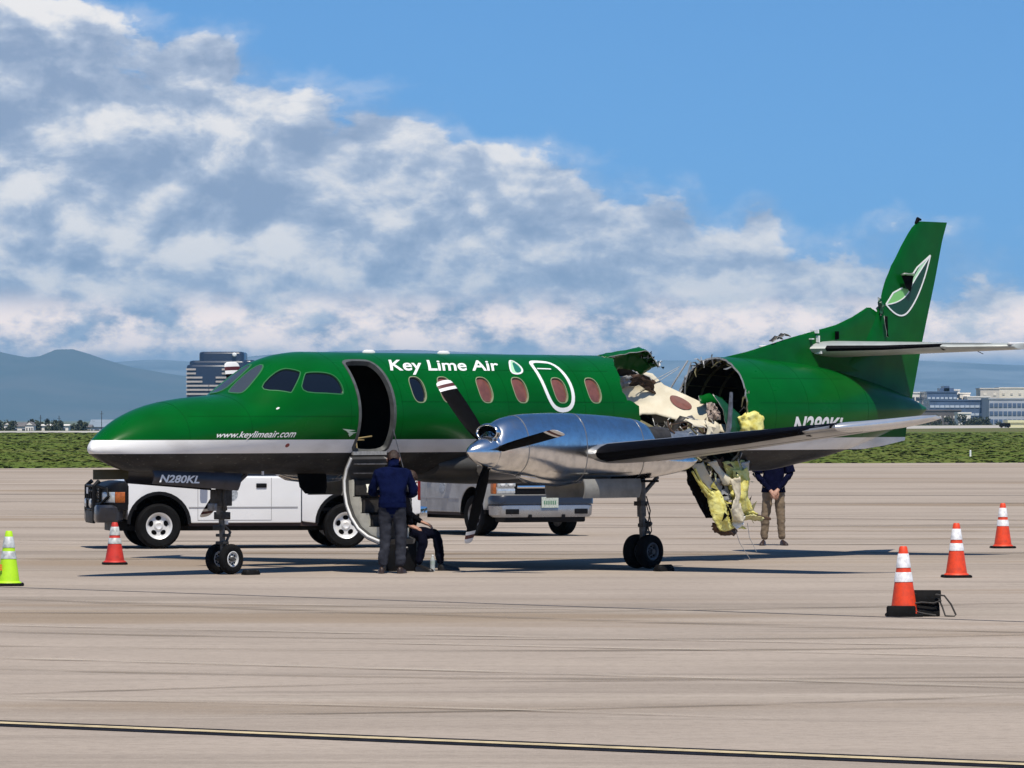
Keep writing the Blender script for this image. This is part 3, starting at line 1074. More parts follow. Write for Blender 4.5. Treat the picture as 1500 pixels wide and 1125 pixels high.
def crumpled(name, G, m, ku=5, kv=5, amp=0.012, thick=0.012, seed=1, smooth=25, parent=None, edge=None):
    rnd = random.Random(seed)
    b = MB()
    b.loft(sub_grid(G, ku, kv, amp, rnd), closed=False)
    o = b.build(name, [m, edge or M_EDGE], parent or PLANE, smooth=smooth)
    md = o.modifiers.new('thickness', 'SOLIDIFY')
    md.thickness = thick
    md.offset = 0
    md.material_offset_rim = 1
    return o


crumpled('torn_roof_flap', G, M_GREEN, amp=0.012, seed=2)
rw = random.Random(11)
# frayed bare edge of the roof flap
b = MB()
for k in range(26):
    t = k / 25
    p = Vector((10.80, .05, 3.07)) * (1 - t) + Vector((11.25, .05, 2.84)) * t
    p = Vector((p.x, -p.y, p.z)) + Vector((rw.uniform(-.05, .05), rw.uniform(-.06, .06), rw.uniform(-.05, .03)))
    q = p + Vector((rw.uniform(.02, .12), rw.uniform(-.06, .06), rw.uniform(-.05, .06)))
    r = p + Vector((rw.uniform(-.03, .05), rw.uniform(-.03, .03), rw.uniform(-.09, -.02)))
    b.add([p, q, r, (p + r) / 2 + Vector((.03, .01, -.01))], [(0, 1, 3), (1, 2, 3)], mi=k % 2)
b.build('frayed_edge', [M_TEXT, M_BLACK], PLANE)
# cream liner of the starboard wall, bent into the cabin
LIN = [[(10.2, -.70, 2.62), (10.2, -.73, 2.42), (10.2, -.73, 2.2), (10.2, -.70, 1.95)],
       [(11.05, -.70, 2.66), (11.10, -.72, 2.45), (11.2, -.72, 2.20), (11.3, -.66, 2.0)],
       [(11.53, -.62, 2.76), (11.50, -.64, 2.50), (11.52, -.60, 2.28), (11.50, -.50, 2.13)],
       [(11.84, -.60, 2.73), (11.76, -.56, 2.52), (11.72, -.48, 2.32), (11.64, -.36, 2.13)],
       [(11.98, -.50, 2.56), (11.93, -.42, 2.42), (11.86, -.30, 2.24), (11.78, -.12, 2.06)],
       [(12.20, -.26, 2.41), (12.14, -.20, 2.30), (12.07, -.10, 2.16), (11.98, .02, 2.01)],
       [(12.37, -.05, 2.29), (12.39, .00, 2.20), (12.40, .05, 2.09), (12.40, .10, 1.96)]]
CRM = crumpled('cabin_liner', LIN, M_CREAM, ku=5, kv=5, amp=0.003, thick=0.02, seed=4, smooth=40, edge=M_CREAM)
# blind of the liner's window: an oval proud of the liner


def lin(u, v):
    a = min(int(u * 5), 4)
    fu = u * 5 - a
    a += 1
    c = min(int(v * 3), 2)
    fv = v * 3 - c
    p = (Vector(LIN[a][c]) * (1 - fu) + Vector(LIN[a + 1][c]) * fu) * (1 - fv) + (Vector(LIN[a][c + 1]) * (1 - fu) + Vector(LIN[a + 1][c + 1]) * fu) * fv
    return Vector((p.x, -p.y, p.z))


nrm = (lin(.7, .5) - lin(.6, .5)).cross(lin(.65, .6) - lin(.65, .4)).normalized()
if nrm.y > 0:
    nrm = -nrm
b = MB()
ring = [lin(.735 + .105 * cos(2 * pi * k / 28), .44 + .20 * sin(2 * pi * k / 28)) + nrm * 0.022 for k in range(28)]
cc = lin(.735, .44) + nrm * 0.018
b.add(ring + [cc], [(k, (k + 1) % 28, 28) for k in range(28)])
b.build('cabin_window', M_SHADE, PLANE)
crumpled('torn_trim', [[(11.05, -.55, 2.70), (11.05, -.58, 2.58), (11.10, -.6, 2.50)], [(11.4, -.45, 2.73), (11.4, -.5, 2.62), (11.45, -.52, 2.56)], [(11.72, -.45, 2.62), (11.75, -.48, 2.54), (11.80, -.5, 2.42)]], M_RUSTY, amp=0.02, seed=8)
crumpled('torn_trim', [[(10.75, -.5, 2.66), (10.75, -.55, 2.50)], [(11.1, -.45, 2.70), (11.1, -.55, 2.52)], [(11.28, -.5, 2.66), (11.25, -.55, 2.56)]], pm('grey_trim', (0.33, 0.34, 0.35), 0.6, var=0.3), amp=0.02, seed=9)
# dark cabin end, floor beams, broken seats under the liner
crumpled('cabin_floor', [[(9.9, .55, 1.70), (9.9, -.65, 1.70)], [(11.0, .62, 1.76), (11.0, -.66, 1.74)], [(12.3, .60, 1.66), (12.3, -.66, 1.66)]], M_OLIVE, ku=10, kv=8, amp=0.02, seed=3)
clutter = [('torn_panel', M_RUSTY, 10), ('torn_panel', M_STEEL, 9), ('torn_panel', M_OLIVE, 12), ('torn_panel', M_CREAM, 6), ('torn_panel', M_DKSTEEL, 9)]
for nm, m, cnt in clutter:
    for k in range(cnt):
        s_ = rw.uniform(10.1, 12.3)
        l_ = rw.uniform(-.3, .66)
        z_ = rw.uniform(1.72, 1.98) - 0.12 * max(0, l_)
        a = Vector((s_, l_, z_))
        u = Vector((rw.uniform(-1, 1), rw.uniform(-.5, .5), rw.uniform(-.6, .5))).normalized() * rw.uniform(.10, .28)
        v = u.cross(Vector((rw.uniform(-1, 1), rw.uniform(-1, 1), rw.uniform(-1, 1)))).normalized() * rw.uniform(.04, .12)
        crumpled(nm, [[a - u - v, a - u + v], [a + v * .6, a + v * 2.2], [a + u - v, a + u + v * .3]], m, ku=3, kv=2, amp=0.012, seed=rw.randrange(999))
b = MB()
for k in range(26):
    p = Vector((rw.uniform(10.0, 12.3), -rw.uniform(-.2, .72), rw.uniform(1.72, 2.0)))
    pts = [p]
    d = Vector((rw.uniform(-.3, 1), rw.uniform(-.6, .6), rw.uniform(-.5, .4)))
    for i in range(4):
        pts.append(pts[-1] + d * .11)
        d += Vector((rw.uniform(-.6, .6), rw.uniform(-.6, .6), rw.uniform(-.6, .4)))
    b.tube(pts, rw.choice([.006, .009, .014]), n=5, mi=k % 3)
tag(b.build('loose_wiring', [M_STEEL, M_OLIVE, M_RUSTY], PLANE), kind='stuff')
crumpled('torn_panel', [[(10.55, .62, 1.84), (10.55, .78, 1.70)], [(11.3, .58, 1.92), (11.3, .76, 1.72)], [(11.9, .60, 1.74), (11.9, .8, 1.66)]], pm('blue_grey_panel', (0.28, 0.33, 0.40), 0.35, 0.6, var=0.4, vscale=9), ku=4, kv=3, amp=0.02, seed=31)
# lower port skin curled out beside the tail opening, green and with the registration strip
crumpled('torn_skin', [[(11.85, .55, 2.42), (11.95, .66, 2.2), (11.95, .72, 1.95), (11.9, .70, 1.72)], [(12.05, .55, 2.36), (12.1, .70, 2.2), (12.1, .78, 1.95), (12.08, .76, 1.72)], [(12.28, .74, 2.1), (12.3, .79, 2.02), (12.3, .80, 1.9), (12.3, .78, 1.72)]], M_DKGR, amp=0.01, seed=14)
crumpled('torn_skin', [[(12.18, .0, 2.40), (12.15, .05, 2.28)], [(12.38, .04, 2.43), (12.36, .08, 2.27)], [(12.66, .06, 2.38), (12.64, .1, 2.30)]], M_GREEN, ku=3, kv=2, amp=0.012, seed=15)
b = MB().tube([(11.83, -.80, 1.68), (11.92, -.80, 1.95), (12.0, -.76, 2.25), (12.06, -.72, 2.45)], [.03, .04, .035, .025], n=6)
b.build('bent_frame', M_STEEL, PLANE, smooth=40)
crumpled('torn_panel', [[(11.76, .5, 2.28), (11.74, .55, 2.10)], [(11.84, .55, 2.30), (11.82, .6, 2.06)], [(11.90, .6, 2.22), (11.90, .64, 2.08)]], pm('salmon_trim', (0.42, 0.33, 0.27), 0.7, var=0.6, vscale=14), ku=5, kv=5, amp=0.03, seed=33)
crumpled('torn_panel', [[(11.6, .6, 2.02), (11.6, .65, 1.75)], [(11.85, .66, 2.0), (11.85, .7, 1.75)]], M_CREAM, ku=5, kv=4, amp=0.035, seed=34)


def lump(name, c, r, m, seed, amp=0.25):
    bm = bmesh.new()
    bmesh.ops.create_icosphere(bm, subdivisions=4, radius=1)
    b = MB()
    for v in bm.verts:
        k = 1 + amp * noise.fractal(v.co * 1.8 + Vector((seed, 0, 0)), 1.0, 2.0, 4)
        # squarish bundle
        q = Vector([math.copysign(abs(t)**0.7, t) for t in v.co]) * k
        b.v.append(Vector((c[0] + q.x * r[0], -c[1] + q.y * r[1], c[2] + q.z * r[2])))
    b.f = [[v.index for v in f.verts] for f in bm.faces]
    b.mi = [0] * len(b.f)
    bm.free()
    return b.build(name, m, PLANE, smooth=60)


lump('yellow_insulation', (12.35, .86, 1.99), (.22, .12, .17), M_YEL, 3.0)
# tail opening: ring frames, bulkhead, stringers, cables
for k, s_ in enumerate((12.72, 13.1, 13.5)):
    b = MB()
    rr = [.80, .79, .77][k]
    pts = [Vector((s_, -rr * cos(a), 2.135 + rr * sin(a))) for a in [2 * pi * t / 40 for t in range(41)]]
    b.tube(pts, .022, n=6, cap=(False, False))
    b.build('ring_frame', M_OLIVE, PLANE, smooth=50)
b = MB()
for k in range(22):
    a = 2 * pi * k / 22
    b.tube([(12.6, -.79 * cos(a), 2.135 + .79 * sin(a)), (13.9, -.74 * cos(a), 2.13 + .72 * sin(a))], .010, n=4)
b.build('stringers', M_OLIVE, PLANE)
b = MB()
b.loft([[Vector((13.2 + .25 * t, -.15 + .75 * t - .05, 1.6 + 1.15 * sin(pi * .5 * t))), Vector((14.0, -.2 + .85 * t, 1.5 + 1.15 * sin(pi * .5 * t)))] for t in [q / 10 for q in range(11)]], closed=False)
b.build('inner_bulkhead', pm('dark_olive_lining', (0.14, 0.11, 0.05), 0.7, var=0.3), PLANE, smooth=60)
b = MB()
for k in range(46):
    a = radians(rw.uniform(-175, 178))
    s_ = 12.33 + .3 * abs(a) / pi
    r0 = .80
    p = Vector((s_ + rw.uniform(-.02, .1), -r0 * cos(a), 2.135 + r0 * sin(a)))
    q = p + Vector((rw.uniform(-.16, .02), rw.uniform(-.08, .08), rw.uniform(-.12, .08)))
    r = q + Vector((rw.uniform(-.06, .06), rw.uniform(-.08, .08), rw.uniform(-.14, .06)))
    b.tube([p, q, r], [.012, .012, .005], n=4, mi=k % 3)
tag(b.build('torn_stringer_ends', [M_EDGE, M_OLIVE, M_DKSTEEL], PLANE), kind='stuff')
for pts, r in (([(12.35, .35, 2.92), (12.2, .42, 2.68), (12.1, .52, 2.45)], .014), ([(12.48, .40, 2.9), (12.42, .46, 2.6), (12.45, .5, 2.36)], .012), ([(12.25, .45, 2.80), (11.9, .52, 2.62), (11.55, .58, 2.48)], .005), ([(12.22, .40, 2.83), (11.85, .50, 2.66), (11.45, .56, 2.54)], .005)):
    MB().tube(pts, r, n=5).build('control_cable', M_EDGE, PLANE)
# hanging insulation and floor wreckage below the belly


def WK(u, v, l=.35):
    return (11.19 + u * .0148, l, 1.41 - v * .0099)


def wstrip(name, L, m, wl=0.1, amp=0.02, ku=8, kv=6, seed=1):
    """L: list of (u, v, halfwidth_u, l)"""
    Gd = [[WK(u - w, v + 2, l), WK(u, v, l + .06), WK(u + w, v - 2, l)] for u, v, w, l in L]
    # hanging cloth: folds run down the length
    Gd = [[Vector(p) + Vector((0, .045 * sin(seed + 1.7 * i + 2.1 * j), .012 * sin(seed * 2 + j * 3 + i))) for j, p in enumerate(r)] for i, r in enumerate(Gd)]
    return crumpled(name, Gd, m, ku=ku, kv=kv, amp=amp * .42, seed=seed, edge=m, smooth=75)


wstrip('yellow_insulation', [(48, 40, 9, .50), (54, 60, 10, .52), (60, 80, 12, .52), (70, 97, 14, .5)], M_YEL, seed=53, amp=.02)
wstrip('yellow_insulation', [(84, 8, 9, .56), (88, 26, 11, .58), (86, 48, 12, .58), (92, 70, 12, .56)], M_YEL, seed=54, amp=.02)
wstrip('yellow_insulation', [(82, -5, 14, .45), (88, 18, 14, .5), (90, 45, 15, .5), (92, 62, 12, .48), (102, 74, 14, .45), (118, 81, 10, .4)], M_YEL, seed=41, amp=.03)
wstrip('yellow_insulation', [(62, 55, 10, .45), (66, 68, 12, .45), (72, 84, 16, .45), (84, 96, 18, .42)], M_YEL, seed=42, amp=.035)
wstrip('yellow_insulation', [(42, 20, 8, .4), (46, 36, 10, .42), (56, 52, 10, .44), (78, 52, 10, .46)], M_YEL, seed=43, amp=.025)
wstrip('torn_panel', [(48, -5, 6, .48), (58, 14, 6, .52), (70, 30, 7, .52)], M_CREAM, seed=44, amp=.008)
wstrip('torn_panel', [(30, -2, 7, .44), (38, 16, 8, .46), (50, 34, 8, .48)], M_CREAM, seed=55, amp=.012)
wstrip('torn_panel', [(74, 20, 6, .60), (78, 44, 6, .60), (74, 66, 7, .60), (82, 84, 7, .58)], M_CREAM, seed=56, amp=.02)
crumpled('torn_panel', [[(11.30, .50, 2.06), (11.34, .62, 1.96)], [(11.70, .52, 2.04), (11.72, .64, 1.92)], [(12.15, .58, 1.96), (12.12, .68, 1.84)]], M_CREAM, ku=5, kv=3, amp=.014, seed=57)
wstrip('torn_panel', [(62, -8, 12, .40), (66, 10, 12, .40), (70, 40, 14, .38), (66, 70, 12, .36)], M_RUSTY, seed=45, amp=.02)
wstrip('torn_panel', [(28, 5, 6, .3), (36, 25, 8, .3), (46, 45, 9, .32), (56, 78, 8, .34)], M_BLACK, seed=46, amp=.015)
wstrip('torn_panel', [(66, 84, 14, .44), (74, 96, 16, .42), (82, 104, 14, .4)], M_RUSTY, seed=47, amp=.03)
wstrip('torn_panel', [(86, 80, 7, .52), (86, 88, 8, .52), (84, 93, 4, .52)], M_TEXT, seed=48, amp=.006)
wstrip('torn_panel', [(98, 76, 10, .5), (116, 80, 8, .5), (124, 82, 4, .5)], pm('pale_yellow_foam', (0.62, 0.58, 0.28), 0.8, var=0.3, vscale=9), seed=49, amp=.02)
wstrip('torn_panel', [(96, -4, 6, .5), (98, 14, 5, .52), (96, 34, 4, .52)], M_EDGE, seed=50, amp=.012)
wstrip('torn_panel', [(56, 20, 7, .46), (64, 36, 9, .46), (70, 54, 8, .46)], pm('grey_trim', (0.33, 0.34, 0.35), 0.6), seed=51, amp=.012)
wstrip('torn_panel', [(70, 58, 6, .5), (76, 70, 6, .5), (80, 80, 7, .5)], M_BLACK, seed=52, amp=.01)
for pts in ([(16, 10), (24, 24), (40, 44), (58, 58), (78, 58), (92, 52)], [(20, 6), (30, 28), (48, 46), (64, 56)]):
    MB().tube([Vector((WK(u, v)[0], -.52, WK(u, v)[2])) for u, v in pts], .018, n=6).build('yellow_cable', M_YEL, PLANE, smooth=50)
for pts in ([(100, 0), (101, 40), (104, 60), (112, 74), (128, 80), (140, 82)],):
    MB().tube([Vector((WK(u, v)[0], -.46, WK(u, v)[2])) for u, v in pts], [.03, .025, .02, .018, .03, .02], n=6).build('torn_seal', M_RUSTY, PLANE, smooth=50)
b = MB()
for k in range(110):
    u = rw.uniform(30, 110)
    v = rw.uniform(0, 95)
    if u < 30 + v * .35 or u > 100 + v * .12:
        continue
    p = Vector((WK(u, v)[0], -rw.uniform(.42, .64), WK(u, v)[2]))
    q = p + Vector((rw.uniform(-.1, .12), rw.uniform(-.05, .05), rw.uniform(-.16, .02)))
    r = p + Vector((rw.uniform(-.08, .08), rw.uniform(-.05, .05), rw.uniform(-.10, .10)))
    b.add([p, q, r], [(0, 1, 2)], mi=k % 4)
tag(b.build('shredded_lining', [M_YEL, M_RUSTY, M_BLACK, MATS['pale_yellow_foam']], PLANE), kind='stuff')
for x0, z0, x1, z1 in ((12.45, .5, 12.75, .02), (12.75, .55, 12.9, .12)):
    MB().tube([(x0, -.45, z0), ((x0 + x1) / 2 - .05, -.47, (z0 + z1) / 2), (x1, -.5, z1)], .004, n=4).build('loose_wire', M_EDGE, PLANE)
# ------------------------------------------------ wings
M_WINGU = pm('wing_metal', (0.46, 0.46, 0.45), 0.38, 0.75, var=0.25, vscale=2.5, bump=0.05, bscale=3)
M_BOOT = pm('deicing_boot', (0.002, 0.002, 0.004), 0.6, var=0.3, vscale=6, spec=0.06)


def airfoil(c, t, n=14):
    """closed loop: upper trailing edge -> leading edge -> lower trailing edge; (x, z)"""
    up, lo = [], []
    for k in range(n + 1):
        x = 0.5 * (1 - cos(pi * k / n))
        y = 5 * t * (0.2969 * sqrt(x) - 0.1260 * x - 0.3516 * x**2 + 0.2843 * x**3 - 0.1036 * x**4)
        up.append((x * c, y * c + 0.02 * c * sin(pi * x)))
        lo.append((x * c, -y * c + 0.02 * c * sin(pi * x)))
    return up[::-1] + lo[1:-1]


def wing_sec(l, sgn=-1, grow=0.0, xmax=None):
    a = abs(l)
    le = 6.62 + 0.105 * (a - .8)
    te = 9.25 - 0.165 * (a - .8)
    c = te - le
    z = 1.42 + 0.0925 * (a - .8) + 0.0
    t = 0.145 - 0.003 * a
    inc = radians(1.6)
    pts = airfoil(c, t)
    if xmax:
        pts = [p for p in pts if p[0] <= xmax]
    out = []
    for x, q in pts:
        d = Vector((x - .12 * c, q)).normalized() * grow
        x, q = x + d.x, q + d.y
        out.append(Vector((le + x * cos(inc) + q * sin(inc), sgn * a, z + q * cos(inc) - x * sin(inc))))
    return out


def make_wing(sgn):
    b = MB().loft([wing_sec(l, sgn) for l in (.45, .8, 1.6, 2.3, 3.0, 4.0, 5.0, 6.0, 6.55)], cap=(True, True))
    w = b.build('wing', M_WINGU, PLANE, smooth=50)
    b = MB().loft([wing_sec(l, sgn, 0.007, 0.24) for l in (2.72, 3.2, 4.0, 5.0, 6.0, 6.5)], closed=True, cap=(True, True))
    b.build('deicing_boot', M_BOOT, w, smooth=50)
    rings = []
    for k in range(9):
        t = k / 8
        l = 6.55 + .50 * t
        base = wing_sec(6.55, sgn)
        le = base[14]
        c = 1 - 0.62 * (1 - sqrt(max(0, 1 - t**2.2)))
        r = []
        for p in base:
            x = p.x - le.x
            xe = 1.66
            r.append(Vector((le.x + xe - (xe - x) * (1 - .78 * t**1.5) + .12 * t, sgn * l, le.z + (p.z - le.z) * c + .10 * t * t + .035 * t)))
        rings.append(r)
    MB().loft(rings, cap=(False, True)).build('wing_tip', pm('bright_tip_metal', (0.72, 0.72, 0.71), 0.22, 0.7, var=0.15), w, smooth=50)
    # flap and aileron gaps, flap track fairing
    for l0, l1 in ((2.75, 4.1), (4.15, 6.5)):
        rows = []
        for l in (l0, l1):
            sec = wing_sec(l, sgn)
            a, c = sec[21], sec[22]
            q = a * .2 + c * .8
            rows.append([q + Vector((-.012, 0, -.003)), q + Vector((.012, 0, -.003)), q + Vector((.012, 0, .01)), q + Vector((-.012, 0, .01))])
        MB().loft(rows).build('hinge_gap', M_DKSTEEL, w)
    return w


make_wing(-1)
make_wing(1)
# belly fairing round the wing root
b = MB()
for s_, hw, zb, zt in ():
    pass
rings = []
for s_, k in ((6.1, .15), (6.5, .75), (7.2, 1), (8.6, 1), (9.4, .7), (9.9, .15)):
    rings.append([Vector((s_, .80 * (.55 + .45 * k) * cos(a), 1.42 + (.16 + .10 * k) * sin(a) * (1 if sin(a) < 0 else 1.2))) for a in [2 * pi * j / 28 for j in range(28)]])
MB().loft(rings).build('wing_root_fairing', pm('belly_grey', (0.05, 0.05, 0.048), 0.5, var=0.4), PLANE, smooth=60)

# ------------------------------------------------ nacelles and propellers
NTOP = pchip([(5.16, 1.90), (5.20, 1.97), (5.30, 2.035), (5.45, 2.085), (5.9, 2.136), (6.5, 2.148), (7.2, 2.128), (7.8, 2.09), (8.12, 2.05), (8.26, 1.98), (8.36, 1.84), (8.6, 1.74), (9.1, 1.62), (9.45, 1.52)])
NBOT = pchip([(5.16, 1.40), (5.25, 1.365), (5.7, 1.31), (6.1, 1.235), (6.4, 1.205), (7.4, 1.205), (8.2, 1.235), (8.8, 1.29), (9.2, 1.36), (9.45, 1.48)])
NWID = pchip([(5.16, .235), (5.25, .265), (5.7, .335), (6.3, .365), (7.6, .365), (8.1, .33), (8.3, .30), (8.8, .24), (9.3, .12), (9.45, .03)])
NE = pchip([(5.16, 1.0), (5.6, .85), (6.3, .72), (8.2, .72), (8.6, .9), (9.45, 1.0)])


def nsec(s_, y0, n=40, g=1.0):
    t, bo, w, e = NTOP(s_), NBOT(s_), NWID(s_), NE(s_)
    zc = (t + bo) / 2
    h = (t - bo) / 2
    out = []
    for k in range(n):
        a = 2 * pi * k / n
        ca, sa = cos(a), sin(a)
        # narrower over the top, where the intake hump runs
        ww = w * (1 - .16 * max(0, sa))
        out.append(Vector((s_, y0 + g * ww * math.copysign(abs(ca)**e, ca), zc + g * h * math.copysign(abs(sa)**e, sa))))
    return out


HUBS, HUBZ = 5.206, 1.624


def make_engine(sgn):
    y0 = sgn * 2.271
    ss = [5.16, 5.18, 5.21, 5.26, 5.33, 5.42] + [5.55 + .14 * k for k in range(28)] + [9.45]
    nac = MB().loft([nsec(s_, y0) for s_ in ss]).build('engine_nacelle', M_ALU, PLANE, smooth=50)
    for s_ in (5.62, 7.95, 6.75):
        MB().loft([nsec(s_ + d, y0, g=g) for d, g in ((-.010, 1.001), (-.009, 1.006), (.009, 1.006), (.010, 1.001))], cap=(False, False)).build('panel_joint', pm('dull_joint_metal', (0.33, 0.33, 0.33), 0.4, 0.8), nac, smooth=50)
    # air intake above the spinner
    b = MB()
    c = Vector((5.13, y0, 1.885))
    rings = []
    for q in range(37):
        a = 2 * pi * q / 36
        d = Vector((0, .185 * cos(a), .105 * sin(a)))
        u = d.normalized()
        rings.append([c + d + u * .020 * cos(t) + Vector((.05 * sin(t) + .03, 0, 0)) for t in [2 * pi * k / 10 for k in range(10)]])
    b.loft(rings, cap=(False, False))
    b.build('intake_lip', M_ALU, nac, smooth=70)
    MB().loft([[c + Vector((.03, k * .182 * cos(a), k * .102 * sin(a))) for a in [2 * pi * j / 24 for j in range(24)]] for k in (1, .5, .05)]).build('air_intake', M_BLACK, nac)
    # blunt rear of the hump with the exhaust
    b = MB().tube([(8.2, y0, 1.78), (8.55, y0, 1.80), (8.75, y0, 1.80)], [.17, .16, .15], n=16)
    b.build('exhaust_pipe', M_DKSTEEL, nac, smooth=50)
    b = MB().loft([[Vector((s_, y0 + hw * cos(a), zz + hh * sin(a))) for a in [2 * pi * j / 16 for j in range(16)]] for s_, hw, hh, zz in ((5.75, .05, .03, 1.30), (5.95, .13, .07, 1.27), (6.5, .15, .09, 1.235), (7.0, .05, .03, 1.22))])
    b.build('oil_cooler_scoop', M_ALU, nac, smooth=60)
    # propeller
    prop = thing_part('propeller', PLANE)
    prof = [(.004, 4.735), (.030, 4.752), (.075, 4.80), (.135, 4.90), (.185, 5.02), (.212, 5.12), (.222, 5.19), (.222, 5.235)]
    M = Matrix(((0, 0, 1, 0), (1, 0, 0, y0), (0, 1, 0, HUBZ), (0, 0, 0, 1)))
    MB().lathe(prof, 32, M).build('spinner', M_ALU, prop, smooth=50)
    MB().lathe([(.214, 5.236), (.214, 5.262), (.12, 5.27)], 32, M).build('spinner_backplate', M_DKSTEEL, prop, smooth=40)
    for k in range(3):
        psi = (0.211 if sgn < 0 else -0.24) + 2 * pi * k / 3
        rad = Vector((0, -cos(psi), sin(psi)))
        tan = Vector((0, sin(psi), cos(psi)))
        mis = []
        rings = []
        R = 1.29
        st = [(.10, .045, .045), (.24, .05, .045), (.30, .085, .035), (.42, .118, .026), (.60, .130, .020), (.85, .132, .015), (1.115, .124, .012), (1.1151, .124, .012), (1.165, .122, .011), (1.1651, .122, .011), (1.22, .118, .010), (1.2201, .118, .010), (1.265, .105, .009), (1.287, .07, .006), (1.292, .02, .003)]
        ms = [0, 0, 0, 0, 0, 0, 0, 1, 1, 2, 2, 1, 1, 1, 1]
        ax = Vector((1, 0, 0))
        for r, hc, ht in st:
            tw = radians((77 if sgn < 0 else 86) - 10 * (r / R - .6))
            ch = ax * sin(tw) - tan * cos(tw)
            nr = rad.cross(ch).normalized()
            cpt = Vector((HUBS - .02, y0, HUBZ)) + rad * r
            rings.append([cpt + ch * hc * 1.13 * cos(a) + nr * ht * sin(a) for a in [2 * pi * j / 14 for j in range(14)]])
        MB().loft(rings, mis=ms).build('blade', [M_BLACK, M_WHITE, pm('red_stripe_paint', (0.07, 0.008, 0.010), 0.5)], prop, smooth=50)
    return nac


def thing_part(name, parent):
    o = bpy.data.objects.new(name, None)
    o.empty_display_size = 0.2
    COL.objects.link(o)
    o.parent = parent
    return o


make_engine(-1)
make_engine(1)


# ------------------------------------------------ landing gear
def wheel_pair(part, s_, y, r, w, gap, m_rim):
    for side in (-1, 1):
        yc = y + side * gap
        M = Matrix(((1, 0, 0, s_), (0, 0, 1, yc), (0, 1, 0, r + .002), (0, 0, 0, 1)))
        h = w / 2
        rr = r * .52
        prof = [(rr, -h * .72), (rr + .02, -h * .9), (r * .82, -h), (r * .95, -h * .72), (r * .99, -h * .30), (r, 0), (r * .99, h * .30), (r * .95, h * .72), (r * .82, h), (rr + .02, h * .9), (rr, h * .72)]
        MB().lathe(prof, 40, M, cap=(False, False)).build('tyre', M_RUBBER, part, smooth=50)
        prof = [(.012, -h * .55), (rr * .35, -h * .60), (rr * .42, -h * .30), (rr * .72, -h * .28), (rr * .80, -h * .66), (rr * .92, -h * .80), (rr + .004, -h * .70), (rr + .004, h * .70), (rr * .92, h * .80), (rr * .80, h * .66), (rr * .72, h * .28), (rr * .42, h * .30), (rr * .35, h * .60), (.012, h * .55)]
        MB().lathe(prof, 32, M).build('rim', m_rim, part, smooth=30)
        for sd in (-1, 1):
            b = MB()
            for k in range(8):
                a = 2 * pi * k / 8
                c = Vector((s_ + rr * .57 * cos(a), yc + sd * h * .31, r + rr * .57 * sin(a)))
                b.tube([c, c + Vector((0, sd * .012, 0))], rr * .10, n=8)
            tag(b.build('rim_holes', M_BLACK, part), kind='stuff')


M_GEAR = pm('gear_leg_paint', (0.12, 0.112, 0.105), 0.5, 0.3, var=0.5, vscale=16)
M_RIMW = pm('white_rim', (0.70, 0.70, 0.68), 0.4, var=0.3, vscale=10)
M_RIMG = pm('grey_rim', (0.16, 0.16, 0.165), 0.45, 0.3, var=0.4, vscale=14)


def main_gear(sgn):
    y = sgn * 2.271
    g = thing_part('main_gear', PLANE)
    wheel_pair(g, 8.32, y, .237, .17, .115, M_RIMG)
    b = MB().tube([(8.27, y, 1.30), (8.29, y, .72)], .062, n=16).tube([(8.29, y, .76), (8.315, y, .30)], .044, n=14)
    b.tube([(8.315, y - .2, .239), (8.315, y + .2, .239)], .035, n=12)
    b.tube([(8.29, y, .74), (8.42, y, .62), (8.335, y, .42)], .022, n=8)
    b.tube([(8.42, y - .06, .62), (8.42, y + .06, .62)], .03, n=8)
    b.tube([(8.28, y, 1.0), (8.62, y, 1.26)], .03, n=8).tube([(8.27, y, 1.02), (8.05, y, 1.25)], .022, n=8)
    b.build('strut', M_GEAR, g, smooth=40)
    b = MB()
    b.tube([(8.33, y - .05, 1.0), (8.40, y - .06, .8), (8.36, y - .05, .6), (8.40, y - .05, .46), (8.34, y - .1, .34)], .010, n=6)
    b.tube([(8.30, y - .07, .9), (8.36, y - .09, .7), (8.43, y - .06, .52), (8.36, y - .02, .36)], .008, n=6)
    b.box((8.34, y, .60), (.16, .09, .05)).box((8.36, y, .50), (.10, .11, .04)).box((8.27, y, .90), (.14, .13, .06))
    b.build('brake_hoses', M_DKSTEEL, g, smooth=40)
    for yy in (y - .33, y + .33):
        b = MB()
        rows = []
        for k in range(7):
            t = k / 6
            z = 1.25 - .26 * t
            bow = (.03 * sin(pi * t)) * (1 if yy > y else -1)
            rows.append([Vector((6.70, yy + bow - .01, z)), Vector((7.87 - .02 * t, yy + bow - .01, z)), Vector((7.87 - .02 * t, yy + bow + .01, z)), Vector((6.70, yy + bow + .01, z))])
        b.loft(rows)
        b.build('gear_door', pm('grey_door_paint', (0.27, 0.27, 0.255), 0.5, var=0.3, vscale=4), g, smooth=40)
    MB().box((7.9, y, 1.21), (.9, .52, .03)).build('wheel_bay', M_BLACK, g)


